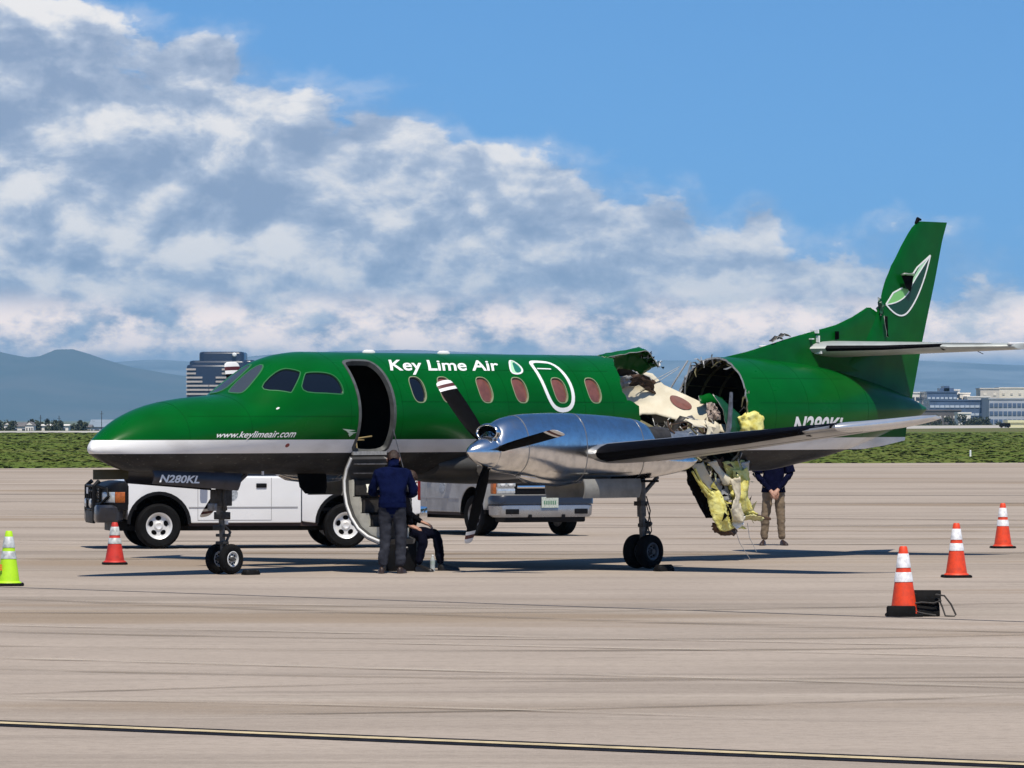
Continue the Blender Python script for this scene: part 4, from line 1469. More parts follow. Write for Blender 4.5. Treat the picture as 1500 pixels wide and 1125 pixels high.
main_gear(-1)
main_gear(1)
ng = thing_part('nose_gear', PLANE)
wheel_pair(ng, 2.44, 0, .203, .11, .125, M_RIMW)
b = MB().tube([(2.36, 0, 1.40), (2.38, 0, .80)], .065, n=16).tube([(2.38, 0, .84), (2.42, 0, .25)], .040, n=14)
b.tube([(2.42, -.2, .205), (2.42, .2, .205)], .03, n=12)
b.tube([(2.38, 0, .70), (2.55, 0, .56), (2.44, 0, .36)], .02, n=8).tube([(2.36, 0, 1.0), (2.85, 0, 1.33)], .032, n=8)
b.build('strut', M_GEAR, ng, smooth=40)
b = MB().box((2.38, 0, 1.02), (.22, .20, .22)).box((2.40, 0, .78), (.15, .17, .10)).box((2.34, .02, .62), (.06, .14, .07)).box((2.42, 0, .52), (.09, .20, .04)).box((2.40, 0, .42), (.10, .16, .04))
b.tube([(2.34, -.1, 1.25), (2.32, -.11, 1.0), (2.36, -.1, .85)], .03, n=8)
b.build('steering_unit', M_DKSTEEL, ng, bevel=.01)
MB().box((2.10, -.12, .90), (.05, .14, .10)).build('taxi_light', M_STEEL, ng, bevel=.01)
MB().box((2.41, -.07, .69), (.035, .035, .05)).build('torque_link_pin', M_RIMW, ng)


def ng_door(y, bow, s0, s1, z0a, z0b, z1a, z1b, m, name='nose_gear_door'):
    rows = []
    for k in range(7):
        t = k / 6
        o = bow * sin(pi * t)
        a = Vector((s0, y + o, z0a + (z1a - z0a) * t))
        c = Vector((s1 - .05 * t, y + o, z0b + (z1b - z0b) * t))
        d = Vector((0, .010, 0))
        rows.append([a - d, c - d, c + d, a + d])
    return MB().loft(rows).build(name, m, ng, smooth=40)


M_NGD = pm('dark_blue_grey_door', (0.030, 0.030, 0.040), 0.35, var=0.4, vscale=5)
d1 = ng_door(-.25, -.03, .87, 2.49, 1.395, 1.345, 1.222, 1.115, M_NGD)
d2 = ng_door(.25, .03, .87, 2.49, 1.395, 1.345, 1.222, 1.115, M_NGD)
MB().box((.55, .20, 1.34), (.62, .02, .13)).build('wheel_bay_panel', pm('olive_bay_paint', (0.05, 0.045, 0.018), 0.6, var=0.4), ng)
b, y0_, y1_ = text_mesh('N280KL', 0.3, 0.03)
b.v = [Vector((.95 + .74 * p.x, -.296, 1.243 - .022 * p.x + p.y * .135)) for p in b.v]
b.build('registration_lettering', M_TEXT, ng)

# ------------------------------------------------ fin, tailplane, ventral fin


def fin_loft(rows, m, name, n=11, parent=PLANE):
    """rows: (z, s_le, s_te, half thickness, base flare)"""
    rings = []
    for z, a, c, t, fl in rows:
        up = []
        lo = []
        for k in range(n + 1):
            x = 0.5 * (1 - cos(pi * k / n))
            y = t * (2.9 * (0.2969 * sqrt(x) - 0.126 * x - 0.3516 * x * x + 0.2843 * x**3 - 0.1036 * x**4) * 1.15) * 2
            y += fl * sin(pi * min(1, x * 1.02))**.8 if fl else 0
            up.append(Vector((a + (c - a) * x, -max(y, .004), z)))
            lo.append(Vector((a + (c - a) * x, max(y, .004), z)))
        rings.append(up[::-1] + lo[1:-1] if False else up + lo[::-1][1:-1] if False else up + lo[::-1])
    return MB().loft(rings).build(name, m, parent, smooth=50)


LEF = [(2.2, 14.8), (2.85, 15.35), (3.1, 15.95), (3.70, 16.36), (4.112, 16.526), (4.427, 16.726), (4.967, 17.179), (5.06, 17.30), (5.085, 17.36)]
TEF = [(2.2, 17.19), (2.395, 17.212), (3.263, 17.465), (4.229, 17.787), (4.809, 17.958), (5.085, 18.077)]
rows = []
for k in range(30):
    z = 2.2 + (5.085 - 2.2) * k / 29
    rows.append((z, lerp(LEF, z) + rj.uniform(-.012, .012) * (z > 3.72), lerp(TEF, z), .085 - .016 * (z - 2.2), .10 * exp(-((z - 2.3) / .22)**2)))
FIN = fin_loft(rows, M_GREEN, 'fin')
DLE = [(2.5, 13.2), (2.90, 13.0), (2.955, 12.65), (3.058, 13.294), (3.259, 14.212), (3.476, 15.357), (3.60, 15.75), (3.755, 16.12)]
rows = []
for k in range(26):
    z = 2.78 + .97 * k / 25
    te = 16.6 if z < 3.58 else 16.6 - (z - 3.58) / .175 * .42
    rows.append((z, lerp(DLE, z), te, .055 - .02 * (z - 2.5), .26 * exp(-((z - 2.35) / .36)**2)))
fin_loft(rows, M_GREEN, 'dorsal_fin')
# torn leading edge, hole in the fin skin, bent pieces
crumpled('torn_skin', [[(16.40, .04, 3.90), (16.44, .07, 3.78), (16.38, .06, 3.66)], [(16.35, .04, 3.86), (16.37, .09, 3.76), (16.36, .07, 3.64)], [(16.42, -.02, 3.90), (16.40, -.03, 3.75), (16.42, -.02, 3.64)]], M_DKGR, ku=4, kv=4, amp=.015, seed=61)
crumpled('torn_skin', [[(16.40, .10, 3.62), (16.46, .10, 3.32)], [(16.48, .105, 3.62), (16.49, .105, 3.30)]], M_BLACK, ku=2, kv=4, amp=.006, seed=62)
b = MB().add([(16.82, -.098, 4.25), (17.14, -.082, 4.25), (17.10, -.09, 4.10), (17.04, -.10, 3.99), (16.93, -.10, 4.08)], [(0, 1, 2, 3, 4)])
b.build('skin_hole', M_BLACK, FIN)
crumpled('skin_flap', [[(16.82, .095, 4.25), (16.82, .16, 4.28)], [(16.97, .092, 4.26), (16.97, .17, 4.27)], [(17.14, .085, 4.25), (17.13, .13, 4.28)]], pm('pale_lime_paint', (0.42, 0.72, 0.45), 0.4), ku=3, kv=2, amp=.006, seed=63, parent=FIN)
for (s_, z_) in ((13.95, 3.22), (14.12, 3.27)):
    crumpled('torn_skin', [[(s_ - .12, .03, z_ - .02), (s_ - .1, -.06, z_)], [(s_ + .02, .03, z_ + .07), (s_ + .04, -.08, z_ + .06)], [(s_ + .14, .02, z_ + .02), (s_ + .15, -.05, z_ + .04)]], M_DKSTEEL, ku=2, kv=2, amp=.015, seed=int(s_ * 10))
MB().tube([(17.30, 0, 5.05), (17.36, 0, 5.12), (17.43, 0, 5.11)], [.02, .035, .015], n=8).build('beacon_mount', M_BLACK, FIN, smooth=50)


# lime wedge emblem on the fin
def fin_y(s_, z_):
    a, c = lerp(LEF, z_), lerp(TEF, z_)
    x = max(.01, min(.99, (s_ - a) / (c - a)))
    t = .085 - .016 * (z_ - 2.2)
    return -(t * 2.9 * 1.15 * 2 * (0.2969 * sqrt(x) - 0.126 * x - 0.3516 * x * x + 0.2843 * x**3 - 0.1036 * x**4))


def fin_patch(name, L, off, m):
    cx = sum(p[0] for p in L) / len(L)
    cz = sum(p[1] for p in L) / len(L)
    R = [[Vector((cx + (s_ - cx) * t, fin_y(cx + (s_ - cx) * t, cz + (z_ - cz) * t) - off, cz + (z_ - cz) * t)) for s_, z_ in L] for t in (1, .66, .33, .02)]
    return MB().loft(R, cap=(False, True)).build(name, m, FIN)


def fin_line(name, L, w, off, m):
    rows = []
    for i, p in enumerate(L):
        a, c = L[max(0, i - 1)], L[min(len(L) - 1, i + 1)]
        t = Vector((c[0] - a[0], c[1] - a[1])).normalized()
        nn = Vector((-t.y, t.x)) * w / 2
        q0, q1 = Vector(p) + nn, Vector(p) - nn
        y = fin_y(p[0], p[1])
        rows.append([Vector((q0.x, y - off, q0.y)), Vector((q1.x, y - off, q1.y)), Vector((q1.x, y, q1.y)), Vector((q0.x, y, q0.y))])
    return MB().loft(rows).build(name, m, FIN)


def bez(a, b_, c, n=12):
    return [((1 - t)**2 * a[0] + 2 * t * (1 - t) * b_[0] + t * t * c[0], (1 - t)**2 * a[1] + 2 * t * (1 - t) * b_[1] + t * t * c[1]) for t in [k / n for k in range(n + 1)]]


A_, T_ = (16.53, 3.80), (17.64, 4.57)
outer = bez(A_, (16.86, 3.52), (17.10, 3.72), 8)[:-1] + bez((17.10, 3.72), (17.42, 3.98), T_, 10)
inner = bez(A_, (17.02, 3.84), (17.17, 4.12), 8)[:-1] + bez((17.17, 4.12), (17.36, 4.32), T_, 8)
back = [A_, (16.70, 3.98), (16.92, 4.06), (17.06, 4.06), (17.20, 4.30), T_]
fin_patch('emblem_rind', outer + inner[::-1][1:-1], .004, pm('dark_green_emblem', (0.002, 0.05, 0.028), 0.4))
fin_patch('emblem_flesh', inner[:9] + [(17.05, 4.04), (16.92, 4.06), (16.70, 3.98)], .006, M_LIME)
fin_patch('emblem_flesh', inner[8:] + [(17.40, 4.44), (17.20, 4.22)], .006, pm('pale_lime_paint', (0.42, 0.72, 0.45), 0.4))
fin_line('emblem_outline', outer, .022, .010, M_TEXT)
fin_line('emblem_outline', inner, .017, .010, M_TEXT)
fin_line('emblem_outline', back[:3], .022, .010, M_TEXT)
fin_line('emblem_outline', [(17.13, 4.22), (17.3, 4.38), T_], .022, .010, M_TEXT)
b = MB()
for s_, z_, w_, h_ in ((14.85, 3.37, .02, .05), (14.87, 3.26, .02, .10), (14.83, 3.06, .03, .04), (14.72, 3.26, .05, .015)):
    b.box((s_, -.01, z_), (w_, .15 if z_ > 3.1 else .30, h_))
b.build('trim_index_marks', M_TEXT, PLANE)
MB().box((15.32, -.01, 3.32), (.022, .16, .12)).build('trim_index_marks', M_BLACK, PLANE)

M_STAB = pm('tailplane_grey_paint', (0.42, 0.45, 0.43), 0.4, 0.1, var=0.2, vscale=3)


def stab_sec(a, sgn, grow=0.0, xmax=None, off=0.0):
    t = (a - .05) / 2.38
    le = 14.72 + 1.72 * t + (.10 * ((t - .9) / .1)**2 if t > .9 else 0)
    te = 16.90 + .52 * t
    c = te - le
    pts = airfoil(c, .112 - .012 * t, 12)
    if xmax:
        pts = [p for p in pts if p[0] <= xmax]
    out = []
    for x, q in pts:
        d = Vector((x - .12 * c, q)).normalized() * grow
        out.append(Vector((le + x + d.x, sgn * a, 3.115 + .035 * t + (q - .02 * c * sin(pi * x / c)) + d.y)))
    return out


for sgn in (-1, 1):
    st = MB().loft([stab_sec(a, sgn) for a in (.02, .4, .9, 1.4, 1.9, 2.2, 2.32, 2.40, 2.43)]).build('tailplane', M_STAB, PLANE, smooth=50)
    MB().loft([stab_sec(a, sgn, .006, .10) for a in (.22, .9, 1.6, 2.2)]).build('deicing_boot', M_BOOT, st, smooth=50)
    b = MB().box((16.78, sgn * 2.40, 3.19), (.62, .05, .035))
    b.build('balance_horn', M_TEXT, st, bevel=.01)
    MB().tube([(17.25, sgn * 1.2, 3.10), (17.42, sgn * 1.2, 3.05)], .006, n=5).build('static_wick', M_BLACK, st)
# ventral fin
V = [(1.98, 14.9, 17.08), (1.86, 15.0, 17.06), (1.74, 15.25, 17.03), (1.66, 15.55, 16.5), (1.60, 15.6, 15.9)]
fin_loft([(z, a, c, .05, .05 * max(0, (z - 1.7))) for z, a, c in V[::-1]], M_LIV, 'ventral_fin')
V2 = [(1.55, 14.6, 15.9), (1.7, 14.6, 17.03), (1.78, 14.6, 17.04)]

# ------------------------------------------------ airstair door, let down outside the doorway
PRS = [(.69, 1.56), (.60, 1.40), (.555, 1.24), (.56, 1.08), (.60, .90), (.69, .72), (.83, .56), (1.02, .45), (1.24, .385)]
AS = thing_part('airstair_door', PLANE)
outr = [Vector((0, -l, z)) for l, z in PRS]


def stair_curve(off):
    out = []
    for i, p in enumerate(outr):
        a, c = outr[max(0, i - 1)], outr[min(len(outr) - 1, i + 1)]
        t = (c - a).normalized()
        n = Vector((0, -t.z, t.y))
        if n.y > 0 and i < 7 or n.z < 0 and i >= 7:
            n = -n
        out.append(p + n * off)
    return out


rows = []
c0, c1 = stair_curve(0), stair_curve(.075)
s0, s1 = 4.12, 4.80
for p, q in zip(c0, c1):
    rows.append([p + Vector((s0, 0, 0)), p + Vector((s1, 0, 0)), q + Vector((s1, 0, 0)), q + Vector((s0, 0, 0))])
MB().loft(rows).build('door_shell', pm('belly_grey', (0.05, 0.05, 0.048), 0.5, var=0.4), AS, smooth=40)
M_SEAL = pm('pale_seal', (0.46, 0.46, 0.44), 0.5, 0.3, var=0.3, vscale=14)
for s_ in (s0 - .006, s1 - .03):
    rows = []
    for p, q in zip(stair_curve(.012), stair_curve(.068)):
        rows.append([p + Vector((s_, 0, 0)), p + Vector((s_ + .036, 0, 0)), q + Vector((s_ + .036, 0, 0)), q + Vector((s_, 0, 0))])
    MB().loft(rows).build('door_edge', M_SEAL, AS, smooth=40)
MB().tube([p + Vector((s0 - .01, 0, 0)) for p in stair_curve(.05)], .014, n=6).build('seal_strip', M_TEXT, AS, smooth=50)
M_CRM2 = pm('stair_side_panel', (0.50, 0.49, 0.42), 0.6, var=0.25, vscale=6)
ST = [(.70, 1.25), (.70, 1.02), (.84, 1.02), (.84, .80), (1.0, .80), (1.0, .62), (1.2, .62), (1.2, .47)]
for s_ in (s0 + .05, s1 - .09):
    poly = [(-l, z) for l, z in ST] + [(-q.y * -1, q.z) for q in stair_curve(.05)[::-1][0:7]]
    MB().prism(poly, 'x', s_, s_ + .035).build('stair_stringer', M_CRM2, AS)
for l, z in ((.76, 1.015), (.92, .795), (1.10, .615)):
    MB().box(((s0 + s1) / 2, -l, z), (s1 - s0 - .12, .21, .028)).build('stair_tread', M_BLACK, AS, bevel=.006)
for l, z in ((.705, 1.14), (.845, .91), (1.005, .71), (1.205, .55)):
    MB().box(((s0 + s1) / 2, -l, z), (s1 - s0 - .20, .014, .20)).build('stair_riser', M_DKSTEEL, AS)
MB().box((4.46, -.74, 1.46), (.58, .10, .02)).build('hinge_plate', M_STEEL, AS)
MB().box((4.46, -.75, 1.335), (.58, .06, .015)).build('hinge_plate', M_STEEL, AS)
for s_ in (s1 + .01,):
    MB().tube([(s_ + .04, -.80, 1.95), (s_ + .02, -1.05, 1.30), (s_, -1.2, .85)], .006, n=5).build('hand_cable', M_STEEL, AS)
# black shape added below the belly, no identified part; drain mast
b = MB().loft([[Vector((s_ + k * x, -.15 + y, z)) for x, y in ((-.28, 0), (-.1, .03), (.2, .03), (.28, 0), (.2, -.03), (-.1, -.03))] for s_, k, z in ((3.95, 1, 1.33), (3.98, .95, 1.15), (4.02, .7, 1.06))])
b.build('dark_belly_shape', M_BLACK, PLANE, smooth=40)
MB().box((2.86, -.3, 1.345), (.03, .02, .05)).build('drain_mast', M_WHITE, PLANE)
# ------------------------------------------------ pickup trucks


def rrect(x0, x1, y0, y1, r, z, n=5):
    out = []
    for cx, cy, a0 in ((x1 - r, y1 - r, 0), (x0 + r, y1 - r, pi / 2), (x0 + r, y0 + r, pi), (x1 - r, y0 + r, 1.5 * pi)):
        for k in range(n + 1):
            a = a0 + pi / 2 * k / n
            out.append(Vector((cx + r * cos(a), cy + r * sin(a), z)))
    return out


def arc(cx, cz, r, a0, a1, n=12):
    return [(cx + r * cos(a0 + (a1 - a0) * k / n), cz + r * sin(a0 + (a1 - a0) * k / n)) for k in range(n + 1)]


M_TRWHITE = pm('white_truck_paint', (0.74, 0.75, 0.76), 0.3, var=0.06, vscale=1.5, coat=0.6)
M_CHROME = pm('chrome', (0.75, 0.75, 0.76), 0.12, 1.0)
M_PLASTIC = pm('black_plastic', (0.005, 0.005, 0.006), 0.5, var=0.3, spec=0.2)
M_LAMP = pm('clear_lamp', (0.62, 0.66, 0.68), 0.08, 0.4, var=0.3, vscale=20)
M_AMBER = pm('amber_lamp', (0.42, 0.11, 0.02), 0.2, var=.4, vscale=25)
M_RED = pm('red_lamp', (0.14, 0.008, 0.008), 0.2)


def truck(label, loc, rz, kind, wb=3.02, tail=-4.22):
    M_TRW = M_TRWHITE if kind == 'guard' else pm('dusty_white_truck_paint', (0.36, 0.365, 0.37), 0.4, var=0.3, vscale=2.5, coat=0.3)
    t = thing('pickup_truck', label, 'pickup truck', loc, rz, 'white pickup trucks behind the airplane')
    P = []
    hw = .985
    cabr = -2.28
    ra = .47
    body = [(.49, .50), (.50, .60), (.50, 1.075), (.2, 1.11), (-.42, 1.15), (cabr, 1.13), (cabr, .41), (-.50, .41)] + arc(0, .40, ra, pi, 0.12, 14)
    b = MB().prism(body, 'y', -hw, hw)
    bd = b.build('body', M_TRW, t, bevel=.055, bseg=3)
    # bed
    x0, x1 = cabr - .012, tail
    side = [(x0, .43), (x0, 1.13), (x1, 1.13), (x1, .55), (-wb - ra - .12, .46)] + arc(-wb, .40, ra, pi, 0, 14)
    for s in (-1, 1):
        MB().prism(side, 'y', s * hw, s * (hw - .10)).build('bed_side', M_TRW, t, bevel=.03, bseg=2)
    MB().box(((x0 + x1) / 2, 0, .62), (x0 - x1 - .04, 2 * hw - .22, .05)).box((x0 - .03, 0, .88), (.05, 2 * hw - .22, .48)).build('bed_floor', M_PLASTIC, t)
    MB().box((x1 + .035, 0, .84), (.07, 2 * hw - .26, .56)).build('tailgate', M_TRW, t, bevel=.02)
    # cabin
    rg = [(1.12, -.36, cabr, .93, .10), (1.24, -.52, cabr, .915, .11), (1.55, -.90, cabr + .04, .85, .14), (1.76, -1.15, cabr + .12, .775, .16), (1.845, -1.28, cabr + .2, .70, .2), (1.875, -1.42, cabr + .36, .55, .22)]
    MB().loft([rrect(b_, a_, -h, h, r, z) for z, a_, b_, h, r in rg]).build('cab_roof', M_TRW, t, smooth=45)

    def at(z):
        for (z0, a0, b0, h0, r0), (z1, a1, b1, h1, r1) in zip(rg, rg[1:]):
            if z <= z1:
                f = (z - z0) / (z1 - z0)
                return a0 + (a1 - a0) * f, b0 + (b1 - b0) * f, h0 + (h1 - h0) * f
    for s in (-1, 1):
        gl = []
        for z in (1.16, 1.55, 1.72):
            a_, b_, h_ = at(z)
            gl.append([Vector((a_ - .20, s * (h_ + .004), z)), Vector((b_ + .20, s * (h_ + .004), z)), Vector((b_ + .20, s * (h_ - .02), z)), Vector((a_ - .20, s * (h_ - .02), z))])
        MB().loft(gl).build('side_window', M_GLASS, t)
    gl = []
    for z in (1.18, 1.55, 1.74):
        a_, b_, h_ = at(z)
        gl.append([Vector((a_ + .006, -h_ + .13, z)), Vector((a_ + .006, h_ - .13, z)), Vector((a_ - .02, h_ - .13, z)), Vector((a_ - .02, -h_ + .13, z))])
    MB().loft(gl).build('windscreen', M_GLASS, t)
    # doors: seams, crease, handle, mirror
    for s in (-1, 1):
        b = MB()
        for x in (-.62, -1.80):
            b.box((x, s * (hw + .0005), .79), (.009, .005, .68))
        b.box((-1.21, s * (hw + .0005), .455), (1.18, .006, .010))
        b.build('door_seam', pm('grey_seam', (0.30, 0.30, 0.31), .6), t)
        MB().box((-1.35, s * (hw + .003), .66), (1.75, .012, .018)).build('rub_strip', pm('grey_rub_strip', (0.30, 0.30, 0.31), .5), t)
        MB().box((-1.64, s * (hw + .008), 1.005), (.17, .024, .07)).build('door_handle', M_PLASTIC, t, bevel=.012)
        MB().box((-.72, s * (hw + .10), 1.20), (.12, .22, .20)).build('wing_mirror', M_PLASTIC, t, bevel=.03)
        MB().lathe([(.11, 0), (.11, .006)], 24, Matrix(((1, 0, 0, -1.15), (0, 0, s, s * hw), (0, 1, 0, .87), (0, 0, 0, 1)))).build('door_badge', pm('grey_badge', (0.42, 0.46, 0.50), .5, var=.5, vscale=30), t)
        MB().box((tail + .03, s * (hw - .02), .93), (.055, .05, .34)).build('tail_lamp', M_RED, t, bevel=.02)
        MB().prism([(-.46, .40), (-.50, .36), (-wb + ra, .36), (-wb + ra, .42), (-.5, .42)], 'y', s * (hw - .04), s * (hw - .10)).build('rocker_panel', pm('dark_red_brown_underside', (0.035, 0.018, 0.016), .7), t)
    # wheel arches lined dark, wheels
    for x in (0, -wb):
        for s in (-1, 1):
            rows = []
            for a in [pi * 1.02 * k / 14 - .02 for k in range(15)]:
                rows.append([Vector((x + (ra - .004) * cos(a), s * (hw - .012), .40 + (ra - .004) * sin(a))), Vector((x + (ra - .004) * cos(a), s * (hw - .36), .40 + (ra - .004) * sin(a)))])
            MB().loft(rows, closed=False).build('wheel_arch', M_PLASTIC, t)
            rows = [[Vector((x + r_ * cos(a), s * (hw + .004), .40 + r_ * sin(a))) for r_ in (ra - .01, ra + .045)] for a in [pi * k / 16 for k in range(17)]]
            if kind == 'guard':
                MB().loft(rows, closed=False).build('arch_flare', M_PLASTIC, t)
            wh = thing_part('wheel', t)
            wh.location = (x, s * (hw - .16), 0)
            if x == 0:
                wh.rotation_euler = (0, 0, radians(4))
            R = .365
            M = Matrix(((1, 0, 0, 0), (0, 0, s, 0), (0, 1, 0, R), (0, 0, 0, 1)))
            MB().lathe([(.215, -.11), (.25, -.125), (.32, -.125), (.352, -.105), (.363, -.05), (.365, 0), (.363, .05), (.352, .105), (.32, .128), (.25, .125), (.215, .11)], 44, M, cap=(False, False)).build('tyre', M_RUBBER, wh, smooth=35)
            rim = MB().lathe([(.01, .06), (.05, .075), (.07, .06), (.075, .05), (.16, .045), (.175, .07), (.19, .10), (.212, .112), (.218, .10), (.218, -.1)], 40, M).build('rim', pm('bright_alloy', (0.74, 0.74, 0.73), .38, .25) if kind == 'guard' else M_STEEL, wh, smooth=30)
            b = MB()
            for k in range(5):
                a = 2 * pi * k / 5 + .3
                q = [Vector((.125 * cos(a), .125 * sin(a), .053)) + Vector((.036 * cos(c) * cos(a) - .047 * sin(c) * sin(a), .036 * cos(c) * sin(a) + .047 * sin(c) * cos(a), 0)) for c in [2 * pi * j / 12 for j in range(12)]]
                q2 = [p - Vector((0, 0, .02)) for p in q]
                b.loft([[M @ p for p in q], [M @ p for p in q2]])
            tag(b.build('rim_holes', M_BLACK, wh), kind='stuff')
    MB().box((-.02, 0, .66), (.93, 1.25, .60)).build('inner_fender', M_BLACK, t)
    MB().box((-wb, 0, .66), (.93, 1.25, .60)).build('inner_fender', M_BLACK, t)
    MB().box((-1.6, 0, .36), (4.6, .9, .16)).box((-wb, 0, .36), (.16, 1.6, .14)).box((0, 0, .34), (.16, 1.6, .12)).build('chassis', M_PLASTIC, t)
    MB().box((tail - .05, 0, .56), (.14, 1.86, .20)).build('rear_bumper', M_CHROME, t, bevel=.03)
    if kind == 'guard':
        # black bumper, grille, lamps and brush guard
        MB().loft([rrect(.55 + dx, .99 - dx * .4, -.97 + dx, .97 - dx, .18, z) for z, dx in ((.42, .03), (.46, 0), (.66, 0), (.70, .04))]).build('front_bumper', pm('dark_blue_bumper', (0.018, 0.020, 0.028), .3, coat=.4), t, smooth=40)
        def front(z, off=0.0, a0=0, a1=90, n=14, tuck=0.0):
            """rounded plan of the left front corner, x forward, y left"""
            cx, cy, rx, ry = .50, .50, .38 + off - tuck, .485 + off
            return [Vector((cx + rx * cos(radians(a)) ** .8, cy + ry * sin(radians(a)) ** .8, z)) for a in [a0 + (a1 - a0) * q / n for q in range(n + 1)]]
        rows = []
        for z, tk, of in ((.62, .02, -.004), (.72, 0, 0), (.90, .02, 0), (1.0, .05, 0), (1.05, .12, -.01), (1.075, .22, -.05)):
            L = front(z, of, tuck=tk)
            rows.append([Vector((.36, .98 + of, z))] + L[::-1] + [Vector((p.x, -p.y, p.z)) for p in L] + [Vector((.36, -.98 - of, z))])
        MB().loft(rows).build('hood_bra', M_PLASTIC, t, smooth=40)
        MB().box((.885, 0, .86), (.03, .95, .24)).build('grille', M_PLASTIC, t, bevel=.01)
        b = MB()
        for k in range(5):
            b.box((.905, 0, .77 + .045 * k), (.02, .92, .018))
        b.build('grille_bars', M_CHROME, t)
        for s in (-1, 1):
            for nm, a0, a1, mm in (('headlamp', 18, 64, M_LAMP), ('turn_lamp', 65, 86, M_AMBER)):
                rr = []
                for z, of in ((.735, .004), (.75, .014), (.885, .014), (.905, .004)):
                    rr.append([Vector((p.x, s * p.y, z)) for p in front(z, of, a0, a1)])
                o_ = [[Vector((p.x - .03, p.y - s * .02, p.z)) for p in r] for r in (rr[0], rr[-1])]
                MB().loft([o_[0]] + rr + [o_[1]], closed=False).build(nm, mm, t, smooth=40)
            MB().tube([(.94, s * .52, .42), (.98, s * .52, .62), (.98, s * .52, 1.0), (.90, s * .46, 1.07)], .036, n=8).build('guard_upright', M_PLASTIC, t, smooth=40)
            MB().tube([(.97, s * .52, .70), (.90, s * .80, .72), (.80, s * .93, .84), (.82, s * .88, .96), (.94, s * .6, 1.0)], .024, n=8).build('lamp_guard', M_PLASTIC, t, smooth=40)
            MB().lathe([(.07, 0), (.075, .05), (.05, .07)], 16, Matrix(((0, 0, 1, .97), (1, 0, 0, s * .33), (0, 1, 0, .72), (0, 0, 0, 1)))).build('spot_lamp', M_LAMP, t)
        b = MB()
        for z in (.62, .78, .92, 1.0):
            b.tube([(.98, -.52, z), (1.0, 0, z), (.98, .52, z)], .022, n=8)
        for y in (-.25, 0, .25):
            b.tube([(1.0, y, .6), (1.0, y, 1.0)], .018, n=6)
        b.build('brush_guard', M_PLASTIC, t, smooth=40)
        MB().box((.98, 0, .50), (.05, 1.0, .20)).build('guard_plate', M_PLASTIC, t, bevel=.02)
        MB().box((1.018, -.10, .92), (.01, .20, .10)).build('number_plate', M_TEXT, t)
    else:
        MB().loft([rrect(.50 + dx, 1.0 - dx * .4, -.99 + dx, .99 - dx, .22, z) for z, dx in ((.34, .05), (.38, .01), (.54, 0), (.56, .02))]).build('front_bumper', pm('grey_chrome_bumper', (0.36, 0.37, 0.38), .28, .6, var=.2), t, smooth=40)
        MB().loft([rrect(.50 + dx, 1.01 - dx * .4, -1.0 + dx, 1.0 - dx, .22, z) for z, dx in ((.565, .0), (.68, 0), (.72, .03))]).build('bumper_pad', pm('dark_blue_bumper', (0.018, 0.020, 0.028), .3, coat=.4), t, smooth=40)
        MB().box((.74, 0, .33), (.40, 1.6, .16)).build('air_dam', M_PLASTIC, t, bevel=.03)
        for s in (-1, 1):
            MB().box((1.0, s * .68, .44), (.02, .26, .09)).build('fog_lamp_recess', M_PLASTIC, t, bevel=.02)
            MB().box((.98, s * .33, .36), (.06, .06, .05)).build('tow_hook', M_PLASTIC, t)
            MB().box((.84, s * .74, .925), (.10, .36, .10)).build('headlamp', M_LAMP, t, bevel=.015)
            for y in (.66, .82):
                MB().lathe([(.045, 0), (.05, .012), (.03, .02)], 16, Matrix(((0, 0, 1, .892), (1, 0, 0, s * y), (0, 1, 0, .93), (0, 0, 0, 1)))).build('lamp_reflector', M_TEXT, t)
            MB().box((.845, s * .75, .80), (.10, .36, .09)).build('headlamp', M_LAMP, t, bevel=.015)
            MB().box((.80, s * .955, .86), (.12, .06, .22)).build('turn_lamp', M_AMBER, t, bevel=.012)
        MB().box((.85, 0, .87), (.10, 1.10, .26)).build('grille', M_PLASTIC, t, bevel=.02)
        MB().box((.91, 0, .87), (.03, 1.08, .05)).build('grille_bar', M_CHROME, t, bevel=.01)
        MB().box((1.018, .05, .60), (.016, .33, .19)).build('number_plate', pm('pale_green_plate', (0.55, 0.60, 0.52), .5, var=.4, vscale=40), t)
        b = MB()
        for k in range(6):
            b.box((1.028, -.06 + .043 * k, .595), (.004, .026, .065))
        b.build('plate_characters', pm('plate_green', (0.10, 0.22, 0.14), .5), t)
        MB().box((.85, 0, 1.0), (.04, 1.9, .02)).build('hood_edge', M_DKSTEEL, t)
    return t


truck('white pickup truck with black brush guard and amber lamp, standing broadside behind the nose wheel', (-5.79, 89.2, 0), radians(180 + 11), 'guard')
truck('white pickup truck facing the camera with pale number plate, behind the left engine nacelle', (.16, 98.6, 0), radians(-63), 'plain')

# ------------------------------------------------ traffic cones
M_ORANGE = pm('fluorescent_orange', (0.82, 0.060, 0.010), 0.55, col2=(0.58, 0.050, 0.016), vscale=14)
M_REDOR = pm('faded_red_orange', (0.62, 0.035, 0.022), 0.6, var=0.35, vscale=7)
M_LIMEC = pm('fluorescent_lime', (0.46, 0.80, 0.012), 0.55, var=0.1, vscale=8)
M_REFL = pm('white_reflective_collar', (0.80, 0.80, 0.81), 0.5, var=0.3, vscale=22)
M_REFG = pm('greyish_reflective_collar', (0.52, 0.55, 0.55), 0.5, var=0.45, vscale=14)


